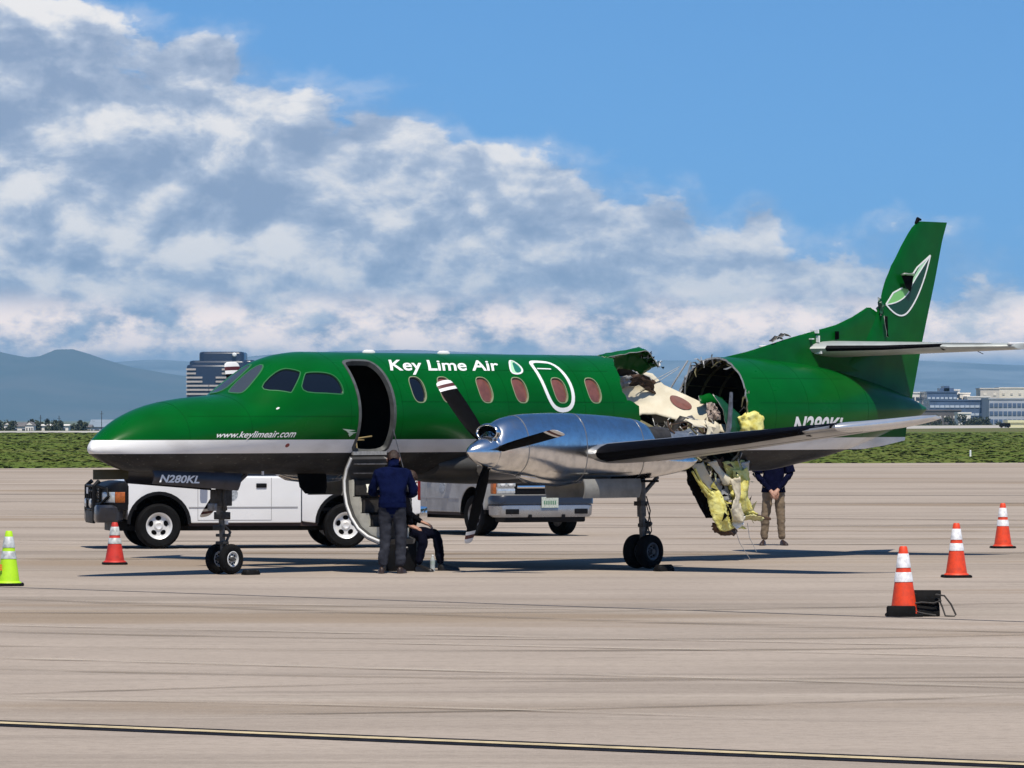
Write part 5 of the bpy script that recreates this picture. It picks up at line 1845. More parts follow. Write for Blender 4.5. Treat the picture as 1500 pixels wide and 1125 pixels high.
def cone(px, label, h, m, collar, rz=0.1, tilt=(0, 0), mud=False, base=.185):
    t = thing('traffic_cone', label, 'traffic cone', (px[0], px[1], 0), rz, 'traffic cones around the airplane')
    T = Matrix.Rotation(tilt[1], 4, 'Y') @ Matrix.Rotation(tilt[0], 4, 'X')
    MB().loft([rrect(-base + d, base - d, -base + d, base - d, .05, z) for z, d in ((.004, .0), (.022, 0), (.036, .012))]).build('base', M_RUBBER, t, smooth=40)

    def R(z):
        return .148 - (.148 - .042) * (z / h)
    b = MB()
    pr = [(.165, .034), (.160, .046), (R(.06), .06)] + [(R(h * k / 10), h * k / 10) for k in range(1, 10)] + [(R(h) * 1.0, h - .012), (R(h) * .8, h), (R(h) * .6, h - .004), (R(h) * .55, h - .06)]
    b.lathe(pr, 32, T)
    b.build('cone_body', m, t, smooth=40)
    for z0, z1 in ((.355 / .72, .455 / .72), (.50 / .72, .645 / .72)):
        z0, z1 = z0 * h, z1 * h
        MB().lathe([(R(z0) + .001, z0), (R(z0) + .0045, z0 + .002), (R(z1) + .0045, z1 - .002), (R(z1) + .001, z1)], 32, T, cap=(False, False)).build('reflective_collar', collar, t, smooth=60)
    return t


cone((-5.635, 78.83), 'worn red traffic cone in front of the pickup brush guard', .60, M_REDOR, M_REFG, .2, base=.17)
lc = cone((-6.235, 68.8), 'lime green traffic cone at the left edge of the photo', .68, M_LIMEC, M_REFG, .05, (0, .01), base=.19)
b = MB()
for k in range(3):
    for j in range(2):
        b.box((-.095 + .0 * k, -.118 - .0 * j, .20 + .026 * k + .01 * j), (.05 - .012 * j, .008, .012))
b.build('orange_stencil', pm('orange_stencil_paint', (0.75, 0.18, 0.02), .6), lc)
cone((4.10, 58.12), 'orange traffic cone standing against the black chocks', .735, M_ORANGE, M_REFL, .05, (0, -.012))
cone((5.788, 72.38), 'orange traffic cone between the one with chocks and the farthest right one', .71, M_ORANGE, M_REFL, .1)
cone((7.844, 88.81), 'farthest orange traffic cone at the right edge of the photo', .72, M_ORANGE, M_REFL, .15)

# ------------------------------------------------ wheel chocks


def chock(label, loc, rz, L=.34, w=.17, h=.14, rope=False, tiltz=0):
    t = thing('wheel_chock', label, 'wheel chock', loc, rz)
    MB().prism([(-w / 2, 0), (w / 2, 0), (w * .42, h * .45), (w * .12, h), (-w * .12, h), (-w * .42, h * .45)], 'x', -L / 2, L / 2).build('chock_body', M_RUBBER, t, bevel=.012)
    for x in (-L / 2 + .04, L / 2 - .04):
        MB().tube([(x, -w * .30, h * .62), (x, w * .30, h * .62)], .018, n=8).build('rope_hole', M_DKSTEEL, t)
    return t


M_ROPE = pm('dirty_rope', (0.06, 0.055, 0.05), .85, var=.5, vscale=30)
c1 = chock('black rubber chock lying on the concrete beside the orange cone', (4.32, 58.16, .002), .06, .30, .18, .145)
c2 = chock('black rubber chock stacked on top of another beside the orange cone', (4.335, 58.17, .150), -.08, .31, .17, .125)
MB().box((4.13 - 4.335, -.10, -.125), (.36, .16, .05)).build('rubber_pad', M_RUBBER, c2) if False else None
MB().tube([(.10, -.10, .08), (.19, -.12, .07), (.26, -.12, -.02), (.31, -.12, -.13), (.29, -.14, -.145), (.20, -.12, -.14), (.17, -.10, -.05), (.13, -.10, .04)], .010, n=6).build('rope', M_ROPE, c2, smooth=60)
MB().tube([(-.16, -.11, -.02), (-.05, -.12, .0), (.08, -.115, -.01), (.16, -.11, .02)], .010, n=6).build('rope', M_ROPE, c2, smooth=60)
MB().tube([(-.30, -.16, .012), (-.2, -.15, .03), (-.12, -.13, .05), (-.02, -.12, .03), (.1, -.13, .014)], .009, n=6).build('rope', M_ROPE, c1, smooth=60)
chock('low black chock tucked behind the nose wheels', (-3.46, 73.6, .002), .83, .26, .12, .07)
chock('black chock behind the left main wheels', (2.06, 75.35, .002), .83, .30, .14, .09)
wb_ = thing('ballast_pad', 'flat black rubber pad under the foot of the orange cone by the chocks', 'rubber pad', (4.04, 57.98, 0), .02)
MB().loft([rrect(-.13 + d, .17 - d, -.05 + d, .06 - d, .02, z) for z, d in ((.003, 0), (.10, 0), (.115, .01))]).build('pad', M_RUBBER, wb_, smooth=40)

# ------------------------------------------------ people
M_NAVY = pm('navy_jacket_cloth', (0.0035, 0.007, 0.038), .9, spec=.05, var=.4, vscale=9, bump=.5, bscale=16)
M_JEAN = pm('grey_blue_denim', (0.042, 0.045, 0.058), .9, spec=.05, var=.4, vscale=7, bump=.6, bscale=12)
M_DARKC = pm('black_cloth', (0.004, 0.004, 0.007), .9, spec=.05, var=.4, vscale=9, bump=.5, bscale=14)
M_KHAKI = pm('khaki_cloth', (0.21, 0.155, 0.10), .85, var=.3, vscale=9, bump=.6, bscale=12)
M_NPOLO = pm('dark_navy_shirt_cloth', (0.004, 0.005, 0.022), .9, spec=.05, var=.4, vscale=9, bump=.4, bscale=14)
M_SKIN = pm('skin', (0.42, 0.22, 0.15), .55, var=.12, vscale=12)
M_HAIR = pm('brown_hair', (0.035, 0.015, 0.008), .6, var=.5, vscale=30, bump=.6, bscale=60)
M_SHOE = pm('brown_leather', (0.035, 0.018, 0.012), .5, var=.3)
M_BSHOE = pm('black_leather', (0.008, 0.007, 0.007), .4)


def seg_d(p, a, b):
    d = b - a
    t = max(0, min(1, (p - a).dot(d) / max(d.dot(d), 1e-9)))
    return (p - a - d * t).length


def person(label, loc, rz, J, E, regions, mats, seed=1, fold=.013):
    """J: name -> (x, y, z, rx, ry); E: bones; regions: bone -> material index"""
    root = thing('person', label, 'person', loc, rz)
    names = list(J)
    me = bpy.data.meshes.new('body')
    me.from_pydata([J[n][:3] for n in names], [(names.index(a), names.index(b)) for a, b in E], [])
    o = bpy.data.objects.new('body', me)
    COL.objects.link(o)
    md = o.modifiers.new('skin', 'SKIN')
    md.use_smooth_shade = True
    for i, n in enumerate(names):
        v = me.skin_vertices[0].data[i]
        v.radius = J[n][3:5]
        v.use_root = (n == 'pelvis')
    sb = o.modifiers.new('subdivision', 'SUBSURF')
    sb.levels = 3
    sb.render_levels = 3
    dg = bpy.context.evaluated_depsgraph_get()
    dg.update()
    nm = bpy.data.meshes.new_from_object(o.evaluated_get(dg))
    bpy.data.objects.remove(o)
    # cloth folds
    for v in nm.vertices:
        q = v.co * 9 + Vector((seed * 7, 0, 0))
        k = noise.fractal(Vector((q.x, q.y, q.z * 1.3)), 1.0, 2.0, 3) * fold
        v.co += v.normal * k
    nm.materials.clear()
    for m in mats:
        nm.materials.append(m)
    bones = [(Vector(J[a][:3]), Vector(J[b][:3]), regions.get((a, b), 0), (J[a][3] + J[b][3]) / 2) for a, b in E]
    for p in nm.polygons:
        c = p.center
        p.material_index = min(bones, key=lambda q: seg_d(c, q[0], q[1]) / q[3])[2]
        p.use_smooth = True
    nm.name = 'body'
    bo = bpy.data.objects.new('body', nm)
    COL.objects.link(bo)
    bo.parent = root
    return root


def hand(root, wrist, direc, palm_n, m=M_SKIN, curl=.5, s=1.0):
    """palm and five bent fingers growing from the wrist"""
    d = Vector(direc).normalized()
    n = Vector(palm_n)
    n = (n - d * n.dot(d)).normalized()
    sd = d.cross(n)
    w = Vector(wrist)
    b = MB()
    b.loft([[w + d * t * s + (sd * a * hw + n * c * hh) * s for a, c in ((-1, -.5), (-.6, -1), (.6, -1), (1, -.5), (1, .5), (.6, 1), (-.6, 1), (-1, .5))] for t, hw, hh in ((-.03, .026, .020), (.02, .034, .019), (.06, .042, .018), (.095, .041, .014))])
    for k, (off, L) in enumerate(((-.031, .062), (-.011, .076), (.010, .080), (.031, .070))):
        p = w + (d * .085 + sd * off) * s
        pts = [p]
        a = .15
        for ln in (.42, .33, .25):
            pts.append(pts[-1] + (d * cos(a) + n * sin(a)) * L * ln * 1.15 * s)
            a += curl * 1.1
        b.tube(pts, [.010 * s, .0095 * s, .0085 * s, .006 * s], n=7)
    p = w + (d * .02 + sd * .032) * s
    b.tube([p, p + (d * .03 + sd * .028 + n * .008) * s, p + (d * .062 + sd * .036 + n * .02) * s, p + (d * .085 + sd * .030 + n * .028) * s], [.015 * s, .0125 * s, .011 * s, .007 * s], n=7)
    return b.build('hand', m, root, smooth=60)


def head_bits(root, c, fwd, up, hair=True, r=1.0, m_hair=M_HAIR, cap=False):
    """hair, ears, nose, eyes and mouth set on the head whose centre is c"""
    f = Vector(fwd).normalized()
    u = Vector(up)
    u = (u - f * u.dot(f)).normalized()
    s = f.cross(u)
    c = Vector(c)

    def G(a, b_, d):
        return c + (s * a + f * b_ + u * d) * r
    b = MB()
    rings = []
    for i in range(9):
        th = pi * .5 * i / 8 * 1.25 - .25 if False else pi * (.98 * i / 8) * .62
        ring = []
        for k in range(24):
            ph = 2 * pi * k / 24
            dx, dy, dz = sin(th) * cos(ph), sin(th) * sin(ph), cos(th)
            lim = .12 if dy > .3 else -.45
            dz = max(dz, lim + .18 * noise.noise(Vector((k * .9, i * .8, 2))))
            w = .086 + .006 * noise.noise(Vector((dx * 6, dy * 6, dz * 6)))
            ring.append(G(dx * w, dy * (w + .018) - .006, dz * (w + .030) + .012))
        rings.append(ring)
    b.loft(rings, cap=(True, False))
    b.build('hair', m_hair, root, smooth=70)
    b = MB()
    for q in (-1, 1):
        b.loft([[G(q * (.078 + .012 * t), -.005 + .020 * cos(a) * (1 - .3 * t), -.005 + .032 * sin(a) * (1 - .2 * t)) for a in [2 * pi * j / 12 for j in range(12)]] for t in (0, .5, 1)])
    b.loft([[G(.016 * cos(a) * t, .088 + (1 - t) * .028 + .004 * sin(a), -.012 + .026 * sin(a) * t - .01 * (1 - t)) for a in [2 * pi * j / 10 for j in range(10)]] for t in (1, .6, .15)])
    b.build('ears_and_nose', M_SKIN, root, smooth=60)
    b = MB()
    for q in (-1, 1):
        b.loft([[G(q * .030 + .013 * cos(a) * t, .086 + .004 * (1 - t), .012 + .006 * sin(a) * t) for a in [2 * pi * j / 10 for j in range(10)]] for t in (1, .2)])
    b.loft([[G(.024 * cos(a) * t, .084 + .004 * (1 - t), -.055 + .006 * sin(a) * t) for a in [2 * pi * j / 12 for j in range(12)]] for t in (1, .2)])
    b.build('eyes_and_mouth', pm('dark_features', (0.08, 0.03, 0.025), .5), root)


def shoe(root, heel, toe_dir, m, L=.27):
    d = Vector((toe_dir[0], toe_dir[1], 0)).normalized()
    s = Vector((-d.y, d.x, 0))
    h = Vector((heel[0], heel[1], 0))
    rings = []
    for t, w, z in ((-.02, .022, .06), (.0, .036, .085), (.06, .040, .09), (.13, .044, .072), (.20, .048, .052), (L - .03, .040, .042), (L, .016, .026)):
        c = h + d * t
        rings.append([c + s * w * cos(a) + Vector((0, 0, .004 + (z if sin(a) > 0 else 0) * max(0, sin(a))**.7)) for a in [2 * pi * k / 14 for k in range(14)]])
    return MB().loft(rings).build('shoe', m, root, smooth=60)


ARM = [('chest', 'shL'), ('shL', 'elL'), ('elL', 'haL'), ('chest', 'shR'), ('shR', 'elR'), ('elR', 'haR')]
LEG = [('pelvis', 'hpL'), ('hpL', 'knL'), ('knL', 'ftL'), ('pelvis', 'hpR'), ('hpR', 'knR'), ('knR', 'ftR')]
SPN = [('pelvis', 'waist'), ('waist', 'chest'), ('chest', 'neck'), ('neck', 'head'), ('head', 'crown')]
ALL = SPN + ARM + LEG


def regs(top, leg, skinm, sleeve=True):
    r = {}
    for e in ALL:
        r[e] = top
    for e in LEG[1:3] + LEG[4:6]:
        r[e] = leg
    r[('pelvis', 'hpL')] = r[('pelvis', 'hpR')] = leg
    r[('neck', 'head')] = r[('head', 'crown')] = skinm
    if not sleeve:
        r[('elL', 'haL')] = r[('elR', 'haR')] = skinm
    return r


# man with his back to the camera, bent a little over his hands
J = dict(pelvis=(0, .02, .90, .165, .125), waist=(0, .03, 1.02, .185, .135), chest=(0, .07, 1.25, .20, .135), neck=(.0, .13, 1.40, .065, .065), head=(.005, .185, 1.495, .080, .092), crown=(.01, .205, 1.56, .070, .085),
         shL=(-.20, .08, 1.325, .085, .08), elL=(-.285, .10, 1.08, .068, .068), haL=(-.20, .33, 1.08, .038, .038),
         shR=(.205, .08, 1.325, .085, .08), elR=(.295, .10, 1.06, .068, .068), haR=(.16, .32, 1.05, .038, .038),
         hpL=(-.085, .02, .82, .105, .11), knL=(-.10, .04, .47, .078, .082), ftL=(-.125, .0, .085, .066, .070),
         hpR=(.09, .02, .82, .105, .11), knR=(.115, .05, .47, .078, .082), ftR=(.10, .02, .085, .066, .070))
p1 = person('man in navy jacket and grey jeans seen from behind at the airplane door stairs', (-1.60, 74.25, 0), -.05, J, ALL, regs(0, 1, 2), [M_NAVY, M_JEAN, M_SKIN], 1)
head_bits(p1, (.005, .195, 1.525), (.1, .9, -.45), (0, .35, 1))
shoe(p1, (-.135, -.07, 0), (-.15, 1), M_SHOE)
shoe(p1, (.10, -.05, 0), (.2, 1), M_SHOE)
hand(p1, (-.20, .35, 1.08), (.3, .9, .15), (.8, -.2, -.5))
hand(p1, (.16, .34, 1.05), (-.3, .9, .15), (-.8, -.2, -.5))
MB().loft([[Vector((0, -.012, .885)) + Vector((.188 * cos(a), .145 * sin(a) + .03, 0)) + Vector((0, 0, z)) for a in [2 * pi * k / 28 for k in range(28)]] for z in (0.0, .03, .06)]).build('jacket_hem', M_NAVY, p1, smooth=60)
ppr = thing('paper_sheet', 'pale folded paper held in front of the navy jacket', 'paper', (-1.87, 74.52, 1.13), .3)
MB().loft([[Vector((-.08, .0, -.05)), Vector((.08, .02, -.04))], [Vector((-.07, .02, .0)), Vector((.085, .04, .01))], [Vector((-.075, .06, .06)), Vector((.08, .07, .065))]], closed=False).build('sheet', pm('pale_paper', (0.7, 0.7, 0.62), .7), ppr)

# seated man in black, mostly behind the first; local +x is the way he faces
J = dict(pelvis=(0, 0, .55, .155, .13), waist=(.0, 0, .72, .15, .125), chest=(.03, 0, .95, .18, .13), neck=(.06, 0, 1.12, .06, .06), head=(.10, 0, 1.22, .080, .09), crown=(.11, 0, 1.29, .07, .085),
         shL=(.03, .19, 1.03, .075, .075), elL=(.06, .25, .78, .058, .058), haL=(.27, .15, .66, .036, .036),
         shR=(.03, -.19, 1.03, .075, .075), elR=(.10, -.27, .77, .058, .058), haR=(.12, -.22, .62, .036, .036),
         hpL=(.06, .09, .52, .10, .10), knL=(.47, .10, .50, .075, .078), ftL=(.52, .06, .09, .052, .056),
         hpR=(.06, -.09, .52, .10, .10), knR=(.30, -.34, .47, .075, .078), ftR=(.22, -.40, .09, .052, .056))
p2 = person('seated man in black clothes behind the man in the navy jacket', (-1.49, 75.55, 0), 0.0, J, ALL, regs(0, 1, 2), [M_DARKC, pm('dark_navy_trousers', (0.004, 0.0045, 0.012), .9, spec=.05, var=.4, vscale=9), M_SKIN], 3)
head_bits(p2, (.105, 0, 1.245), (1, 0, -.3), (.2, 0, 1))
shoe(p2, (.50, .06, 0), (1, -.1), M_BSHOE, .28)
shoe(p2, (.21, -.42, 0), (.8, -.6), M_BSHOE, .27)
hand(p2, (.12, -.235, .615), (.9, -.15, -.35), (0, .2, -1), curl=.7, s=1.15)
hand(p2, (.28, .15, .655), (.9, -.2, -.35), (0, 0, -1))
st_ = thing('equipment_case', 'black case that the man in black sits on', 'case', (-1.52, 75.6, 0), .1)
MB().box((0, 0, .21), (.42, .44, .41)).build('case_body', M_PLASTIC, st_, bevel=.02)
MB().box((0, 0, .435), (.44, .46, .035)).build('case_lid', M_PLASTIC, st_, bevel=.012)
MB().tube([(-.08, -.235, .30), (-.08, -.265, .32), (.08, -.265, .32), (.08, -.235, .30)], .012, n=6).build('handle', M_STEEL, st_)

# man beyond the tail, head and shoulders hidden by the fuselage
J = dict(pelvis=(0, 0, .95, .165, .115), waist=(0, 0, 1.10, .18, .12), chest=(0, 0, 1.36, .19, .125), neck=(0, 0, 1.52, .062, .062), head=(0, -.02, 1.63, .080, .092), crown=(0, -.02, 1.70, .07, .085),
         shL=(.20, 0, 1.45, .08, .08), elL=(.275, -.03, 1.16, .062, .062), haL=(.06, -.20, .91, .034, .034),
         shR=(-.20, 0, 1.45, .08, .08), elR=(-.275, -.03, 1.16, .062, .062), haR=(-.05, -.20, .89, .034, .034),
         hpL=(.09, 0, .86, .102, .105), knL=(.115, -.02, .49, .074, .078), ftL=(.14, .02, .09, .056, .060),
         hpR=(-.09, 0, .86, .102, .105), knR=(-.13, -.02, .49, .074, .078), ftR=(-.155, .02, .09, .056, .060))
p3 = person('man in navy shirt and khaki trousers standing beyond the rear fuselage', (4.27, 90.75, 0), 0.0, J, ALL, regs(0, 1, 2), [M_NPOLO, M_KHAKI, M_SKIN], 5)
head_bits(p3, (0, -.02, 1.655), (0, -1, -.2), (0, 0, 1))
shoe(p3, (.14, .06, 0), (.25, -1), M_SHOE)
shoe(p3, (-.155, .06, 0), (-.2, -1), M_SHOE)
hand(p3, (.055, -.215, .90), (-.6, -.3, -.7), (0, .8, -.3))
hand(p3, (-.045, -.215, .88), (.6, -.3, -.7), (0, .8, -.3))
rings = []
for z, hw, hd in ((1.02, .175, .125), (.92, .19, .135), (.87, .20, .14), (.865, .192, .13)):
    rings.append([Vector((hw * cos(a) * (1 + .05 * noise.noise(Vector((cos(a) * 3, sin(a) * 3, z)))), hd * sin(a), z)) for a in [2 * pi * k / 28 for k in range(28)]])
MB().loft(rings, cap=(False, False)).build('shirt_hem', M_NPOLO, p3, smooth=60)
for s in (-1, 1):
    MB().tube([(s * .20, 0, 1.42), (s * .245, -.015, 1.28), (s * .265, -.025, 1.19)], [.088, .086, .092], n=16, cap=(False, False)).build('sleeve', M_NPOLO, p3, smooth=60)

bt = thing('water_bottle', 'clear plastic water bottle on the concrete by the seated man\'s shoe', 'bottle', (-1.075, 75.2, 0), 0)
m = pm('clear_bottle_plastic', (0.55, 0.60, 0.60), .1, alpha=.55)
MB().lathe([(.030, .003), (.034, .012), (.034, .06), (.031, .075), (.034, .09), (.034, .16), (.024, .185), (.013, .20), (.013, .21)], 20).build('bottle_body', m, bt, smooth=40)
MB().lathe([(.015, .208), (.015, .226), (.012, .228)], 16).build('bottle_cap', M_TEXT, bt)
MB().lathe([(.0346, .098), (.0346, .145)], 20, cap=(False, False)).build('label_band', pm('grey_green_label', (.30, .36, .33), .5), bt)

# ------------------------------------------------ far things


def bpx(px, Y):
    return (px - 750) * Y / 8141.0


def zpx(y, Y):
    return CAM_H + (613.6 - y) * Y / 8141.0


def block(label, px0, px1, ytop, Y, depth, m, floors, cols, m_win, zb=-7.0, wh=.55, ww=.7, roofbits=()):
    x0, x1, zt = bpx(px0, Y), bpx(px1, Y), zpx(ytop, Y)
    t = thing('building', label, 'building', ((x0 + x1) / 2, Y, zb), 0.0)
    w = x1 - x0
    h = zt - zb
    MB().box((0, depth / 2, h / 2), (w, depth, h)).build('wall', m, t)
    MB().box((0, depth / 2, h + .3), (w + .6, depth + .6, .6)).build('parapet', m, t)
    fh = 3.6
    top = h - .8
    me = None
    for f in range(floors):
        zc = top - fh * (f + .5)
        for c in range(cols):
            xc = -w / 2 + w * (c + .5) / cols
            if me is None:
                o = MB().box((0, 0, 0), (w / cols * ww, .3, fh * wh)).build('window', m_win, t)
                me = o
                o.location = (xc, -.10, zc)
            else:
                o = me.copy()
                COL.objects.link(o)
                o.parent = t
                o.location = (xc, -.10, zc)
    for (a, b_, hh) in roofbits:
        MB().box((-w / 2 + w * (a + b_) / 2, depth / 2, h + hh / 2), (w * (b_ - a), depth * .5, hh)).build('roof_house', m, t)
    return t


M_BWH = pm('white_render', (0.84, 0.80, 0.74), .8, var=.12, vscale=.1)
M_BBE = pm('beige_render', (0.62, 0.57, 0.50), .8, var=.12, vscale=.1)
M_BCR = pm('cream_render', (0.80, 0.74, 0.63), .8, var=.12, vscale=.1)
M_BBL = pm('blue_curtain_wall', (0.10, 0.15, 0.25), .25, var=.3, vscale=.15)
M_BGR = pm('grey_cladding', (0.42, 0.45, 0.50), .6, var=.2, vscale=.1)
M_WIN = pm('far_window_glass', (0.035, 0.05, 0.08), .15)
M_WINL = pm('far_window_pale', (0.46, 0.53, 0.62), .2)
block('low white hotel block beside the tail fin', 1334, 1361, 576, 2660, 30, M_BWH, 3, 4, M_WIN, wh=.4)
block('dark blue glass block with white roof house left of the cream towers', 1358, 1402, 575, 2620, 40, M_BBL, 4, 7, M_WINL, wh=.25, roofbits=((.5, .95, 2.2), (.62, .8, 3.2)))
block('narrow white tower over the blue glass block', 1380, 1406, 572, 2700, 20, M_BWH, 2, 4, M_WIN, wh=.35)
block('pinkish white block right of the narrow white tower', 1404, 1421, 577, 2700, 20, M_BCR, 2, 3, M_WIN, wh=.35)
block('low pale block in front of the beige towers', 1417, 1450, 582, 2680, 20, M_BWH, 2, 6, M_WIN, wh=.35)
block('beige tower with blank front, left of two', 1436, 1464, 570, 2720, 25, M_BBE, 2, 2, M_BCR, wh=.3, ww=.3)
block('cream tower at the right edge of the photo', 1464, 1512, 569, 2740, 25, M_BCR, 2, 4, M_BBE, wh=.3, ww=.3)
block('long blue glass office building in front of the towers', 1362, 1450, 587, 2520, 40, M_BBL, 4, 12, M_WINL, wh=.30, ww=.86)
block('pale office building with rows of blue windows at the right edge', 1449, 1530, 585, 2480, 40, M_BGR, 4, 12, M_BBL, wh=.5, ww=.8)
block('dark roofed low building below the long blue office', 1340, 1408, 602, 2350, 20, pm('brown_grey_cladding', (0.13, 0.12, 0.12), .8, var=.3, vscale=.1), 1, 10, M_BBE, wh=.3, ww=.4)
block('low pale shed among the trees under the blue office', 1404, 1422, 606, 2300, 20, M_BWH, 1, 3, M_WIN, wh=.3)

# blue glass tower with pale bands behind the nose
Y = 3000.0
tw = thing('glass_tower', 'dark blue glass tower with pale spandrel bands behind the cockpit', 'tower', (bpx(301, Y), Y, -7), 0.0)
k = Y / 8141.0


def TX(px):
    return (px - 301) * k


def TZ(y):
    return zpx(y, Y) + 7


def tblock(px0, px1, ytop, y0, d, nm='tower_block', r=3):
    zt = TZ(ytop)
    MB().loft([[Vector((p.x, p.y, z)) for p in rrect(TX(px0) + q, TX(px1) - q, y0 + q, y0 + d - q, r, 0)] for z, q in ((0, 0), (zt - 1.2, 0), (zt - .3, .4), (zt, 1.4))]).build(nm, M_TWR, tw, smooth=50)


M_TWR = pm('dark_blue_glass', (0.012, 0.022, 0.050), .3, var=.3, vscale=.08)
M_BAND = pm('pale_spandrel', (0.50, 0.45, 0.42), .7, var=.15, vscale=.2)
tblock(273, 336, 534, 0, 30)
tblock(277, 362, 528, 1.2, 40)
tblock(291, 357, 515, 4, 40)
tblock(350, 373, 527, 6, 30)
for i, y in enumerate((541, 547, 553, 559, 565, 571, 577)):
    if y < 550:
        sp = ((272.6, 287), (325, 336.4))
    elif y < 562:
        sp = ((272.6, 296.5), (316, 336.4))
    else:
        sp = ((272.6, 305.5), (306.5, 336.4))
    for a, b_ in sp:
        MB().box(((TX(a) + TX(b_)) / 2, -.1, TZ(y)), (TX(b_) - TX(a), 1.0, 2.7 * k)).build('spandrel', M_BAND, tw)
MB().lathe([(1.1, 0), (1.2, .8), (.7, 1.2)], 14, Matrix(((1, 0, 0, TX(343)), (0, 0, -1, 3.6), (0, 1, 0, TZ(519.5)), (0, 0, 0, 1)))).build('roof_sign', M_TEXT, tw)
MB().box((TX(360), 5.4, TZ(539)), (3.2, .8, 1.6)).build('roof_sign', M_TEXT, tw)

# houses, shed, trees and poles at the far left
Y = 1900.0


def house(label, px0, px1, yeave, yridge, gable_front=True, m=M_BWH, mr=None, Y=1900.0, d=9):
    mr = mr or M_ROOFG
    x0, x1 = bpx(px0, Y), bpx(px1, Y)
    ze, zr = zpx(yeave, Y) + 7, zpx(yridge, Y) + 7
    t = thing('house', label, 'house', ((x0 + x1) / 2, Y, -7), 0)
    w = x1 - x0
    MB().box((0, d / 2, ze / 2), (w, d, ze)).build('wall', m, t)
    if gable_front:
        MB().prism([(-w / 2 - .3, ze - .1), (w / 2 + .3, ze - .1), (0, zr)], 'y', -.25, d + .3).build('roof', mr, t)
        MB().prism([(-w / 2 + .2, ze), (w / 2 - .2, ze), (0, zr - .3)], 'y', -.30, -.2).build('gable', m, t)
    else:
        MB().prism([(-.4, ze - .1), (d + .4, ze - .1), (d / 2, zr)], 'x', -w / 2 - .4, w / 2 + .4).build('roof', mr, t)
    for q in (-.3, 0.05, .32):
        MB().box((w * q, -.05, ze - 1.5), (min(1.6, w * .14), .14, 1.1)).build('window', M_WIN, t)
    return t


M_ROOFG = pm('grey_shingle', (0.16, 0.15, 0.15), .9, var=.3, vscale=.4)
M_ROOFB = pm('pale_blue_metal_roof', (0.30, 0.36, 0.40), .5, .2, var=.2, vscale=.2)
house('white gabled house at the left edge of the photo', 6, 20, 622, 617, True)
house('long grey roofed white house beside the left edge house', 16, 50, 624, 618.5, False)
house('second white gabled house from the left', 37, 49, 622.5, 617.5, True, Y=1885.0)
house('long white flat shed between the trees', 61, 100, 623, 621.5, False, M_BWH, M_BWH)
house('large pale blue roofed hangar behind the nose', 131, 185, 625, 614.5, False, M_BGR, M_ROOFB, Y=1950.0, d=24)
house('small white shed beside the hangar', 122, 133, 625, 622, False, M_BBE, M_ROOFG, Y=1870.0)
block('low cream building at the right edge beyond the grass', 1478, 1520, 619, 1330, 12, pm('pale_yellow_wall', (0.62, 0.60, 0.36), .8), 1, 5, M_WIN, zb=-.1, wh=.25, ww=.25)
fv = thing('service_van', 'tiny dark vehicle parked beside the low cream building', 'vehicle', (bpx(1472, 1300), 1300, 0), 0)
MB().loft([rrect(-1.3 + d, 1.3 - d * .4, -.8, .8, .2, z) for z, d in ((.25, 0), (.6, 0), (.75, .1), (1.05, .4), (1.1, .5))]).build('body', M_BLACK, fv, smooth=40)
for x in (-.8, .8):
    MB().lathe([(.25, -.85), (.25, .85)], 14, Matrix(((1, 0, 0, x), (0, 0, 1, 0), (0, 1, 0, .25), (0, 0, 0, 1)))).build('wheel', M_RUBBER, fv)
tm = thing('taxiway_marker', 'small white marker post in the grass at the right', 'marker post', (bpx(1421.5, 300), 300, 0), 0)
MB().lathe([(.05, 0), (.05, .36), (.03, .38)], 12).build('post', M_TEXT, tm)
MB().box((0, 0, .01), (.3, .3, .04)).build('foot', M_BBE, tm)


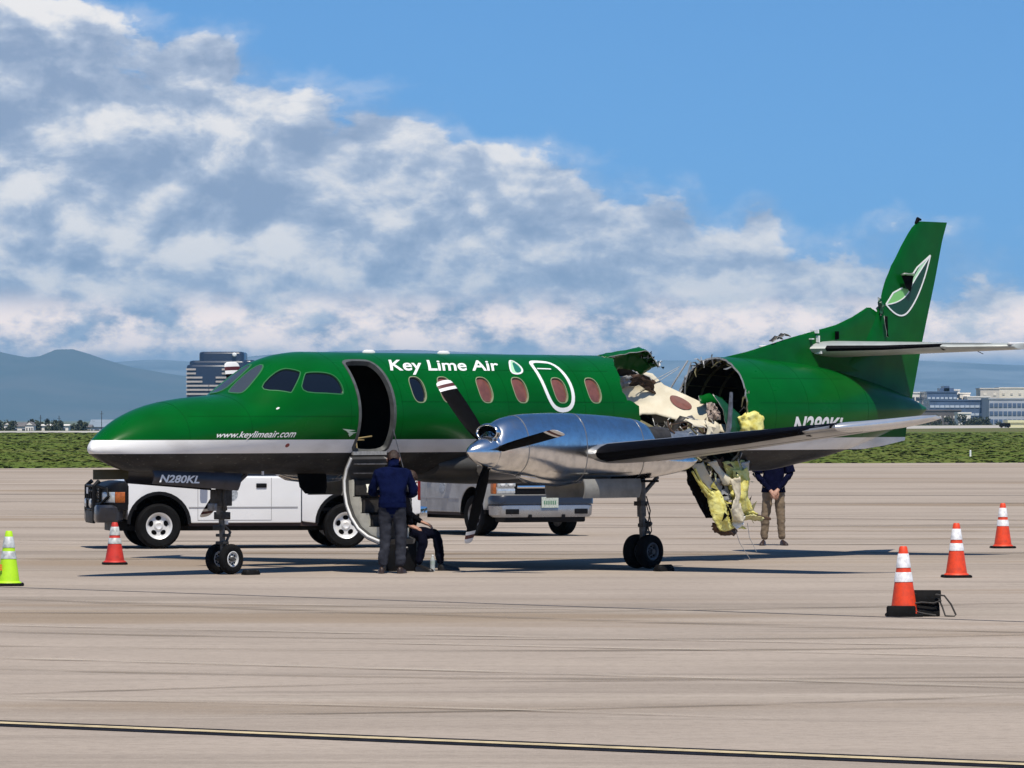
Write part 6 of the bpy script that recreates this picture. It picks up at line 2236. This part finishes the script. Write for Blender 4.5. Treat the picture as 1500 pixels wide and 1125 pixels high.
def tree(label, px, Y, h, w, seed, zb=-7.0, grp='dark trees on the far side of the airfield', m=0):
    rnd = random.Random(seed)
    t = thing('tree', label, 'tree', (bpx(px, Y), Y, zb), 0, grp)
    b = MB().tube([(0, 0, 0), (.1, 0, h * .4), (0, .1, h * .75)], [.3, .22, .08], n=7)
    for k in range(5):
        a = rnd.uniform(0, 2 * pi)
        b.tube([(0, 0, h * (.3 + .08 * k)), (w * .3 * cos(a), w * .3 * sin(a), h * (.5 + .08 * k))], [.1, .03], n=5)
    b.build('trunk', pm('bark', (0.07, 0.05, 0.035), .9), t)
    b = MB()
    cl = [(rnd.uniform(-.32, .32) * w, rnd.uniform(-.3, .3) * w, h * rnd.uniform(.35, .88), w * rnd.uniform(.16, .28)) for _ in range(9)]
    for i in range(520):
        c = rnd.choice(cl)
        d = Vector((rnd.gauss(0, 1), rnd.gauss(0, 1), rnd.gauss(0, 1))).normalized() * c[3] * rnd.random()**.4
        p = Vector(c[:3]) + d
        u = Vector((rnd.gauss(0, 1), rnd.gauss(0, 1), rnd.gauss(0, 1))).normalized() * .42
        v = u.cross(Vector((rnd.gauss(0, 1), rnd.gauss(0, 1), rnd.gauss(0, 1)))).normalized() * .34
        b.add([p - u, p + v, p + u, p - v], [(0, 1, 2, 3)], mi=i % 2)
    b.build('crown', [pm('dark_leaves', (0.030, 0.040, 0.022), .9), pm('mid_leaves', (0.055, 0.065, 0.032), .9)], t)


rt = random.Random(17)
for i, (px, lab) in enumerate(((2, 'dark tree cut by the left edge of the photo'), (12, 'dark tree against the leftmost white gable'), (31, 'small dark tree before the long grey roof'), (52, 'dark tree right of the second white gable'),
                               (58, 'dark round tree left of the long white shed'), (66, 'dark tree at the left end of the long white shed'), (76, 'dark tree over the left half of the white shed'), (86, 'dark tree over the right half of the white shed'),
                               (104, 'dark tree just right of the long white shed'), (112, 'dark tree midway between white shed and hangar'), (121, 'dark tree over the small white shed'), (129, 'dark tree at the left corner of the hangar'))):
    tree(lab, px, 1900 + rt.uniform(-40, 60), rt.uniform(7.8, 9.4), rt.uniform(4.4, 6.2), 50 + i)
for i, (px, lab) in enumerate(((1346, 'greyish tree right beside the tail cone'), (1360, 'greyish tree before the low dark roofed building'), (1375, 'greyish tree under the narrow white tower'), (1391, 'greyish tree right of the dark roofed building'),
                               (1411, 'greyish tree beside the low pale shed'), (1428, 'greyish tree right of the low pale shed'), (1441, 'greyish tree where the blue and pale offices meet'), (1457, 'greyish bush under the left end of the pale office'), (1477, 'greyish bush under the middle of the pale office'), (1496, 'greyish bush at the right edge under the pale office'))):
    tree(lab, px, 2250 + rt.uniform(-60, 60), rt.uniform(9.5, 11.5) if px < 1450 else rt.uniform(8.2, 9.6), rt.uniform(5, 8), 80 + i, grp='grey trees below the city blocks')
for px, yt in ((63, 608), (90, 609), (152, 602)):
    t = thing('utility_pole', {63: 'thin pole rising over the trees left of the long shed', 90: 'thin pole over the long white shed', 152: 'tall thin mast above the pale blue hangar'}[px], 'pole', (bpx(px, 1900), 1890, -7), 0)
    h = zpx(yt, 1900) + 7
    MB().tube([(0, 0, 0), (0, 0, h)], [.16, .10], n=7).build('mast', M_DKSTEEL, t)
    MB().box((0, 0, h - 1), (1.2, .12, .12)).build('cross_arm', M_DKSTEEL, t)
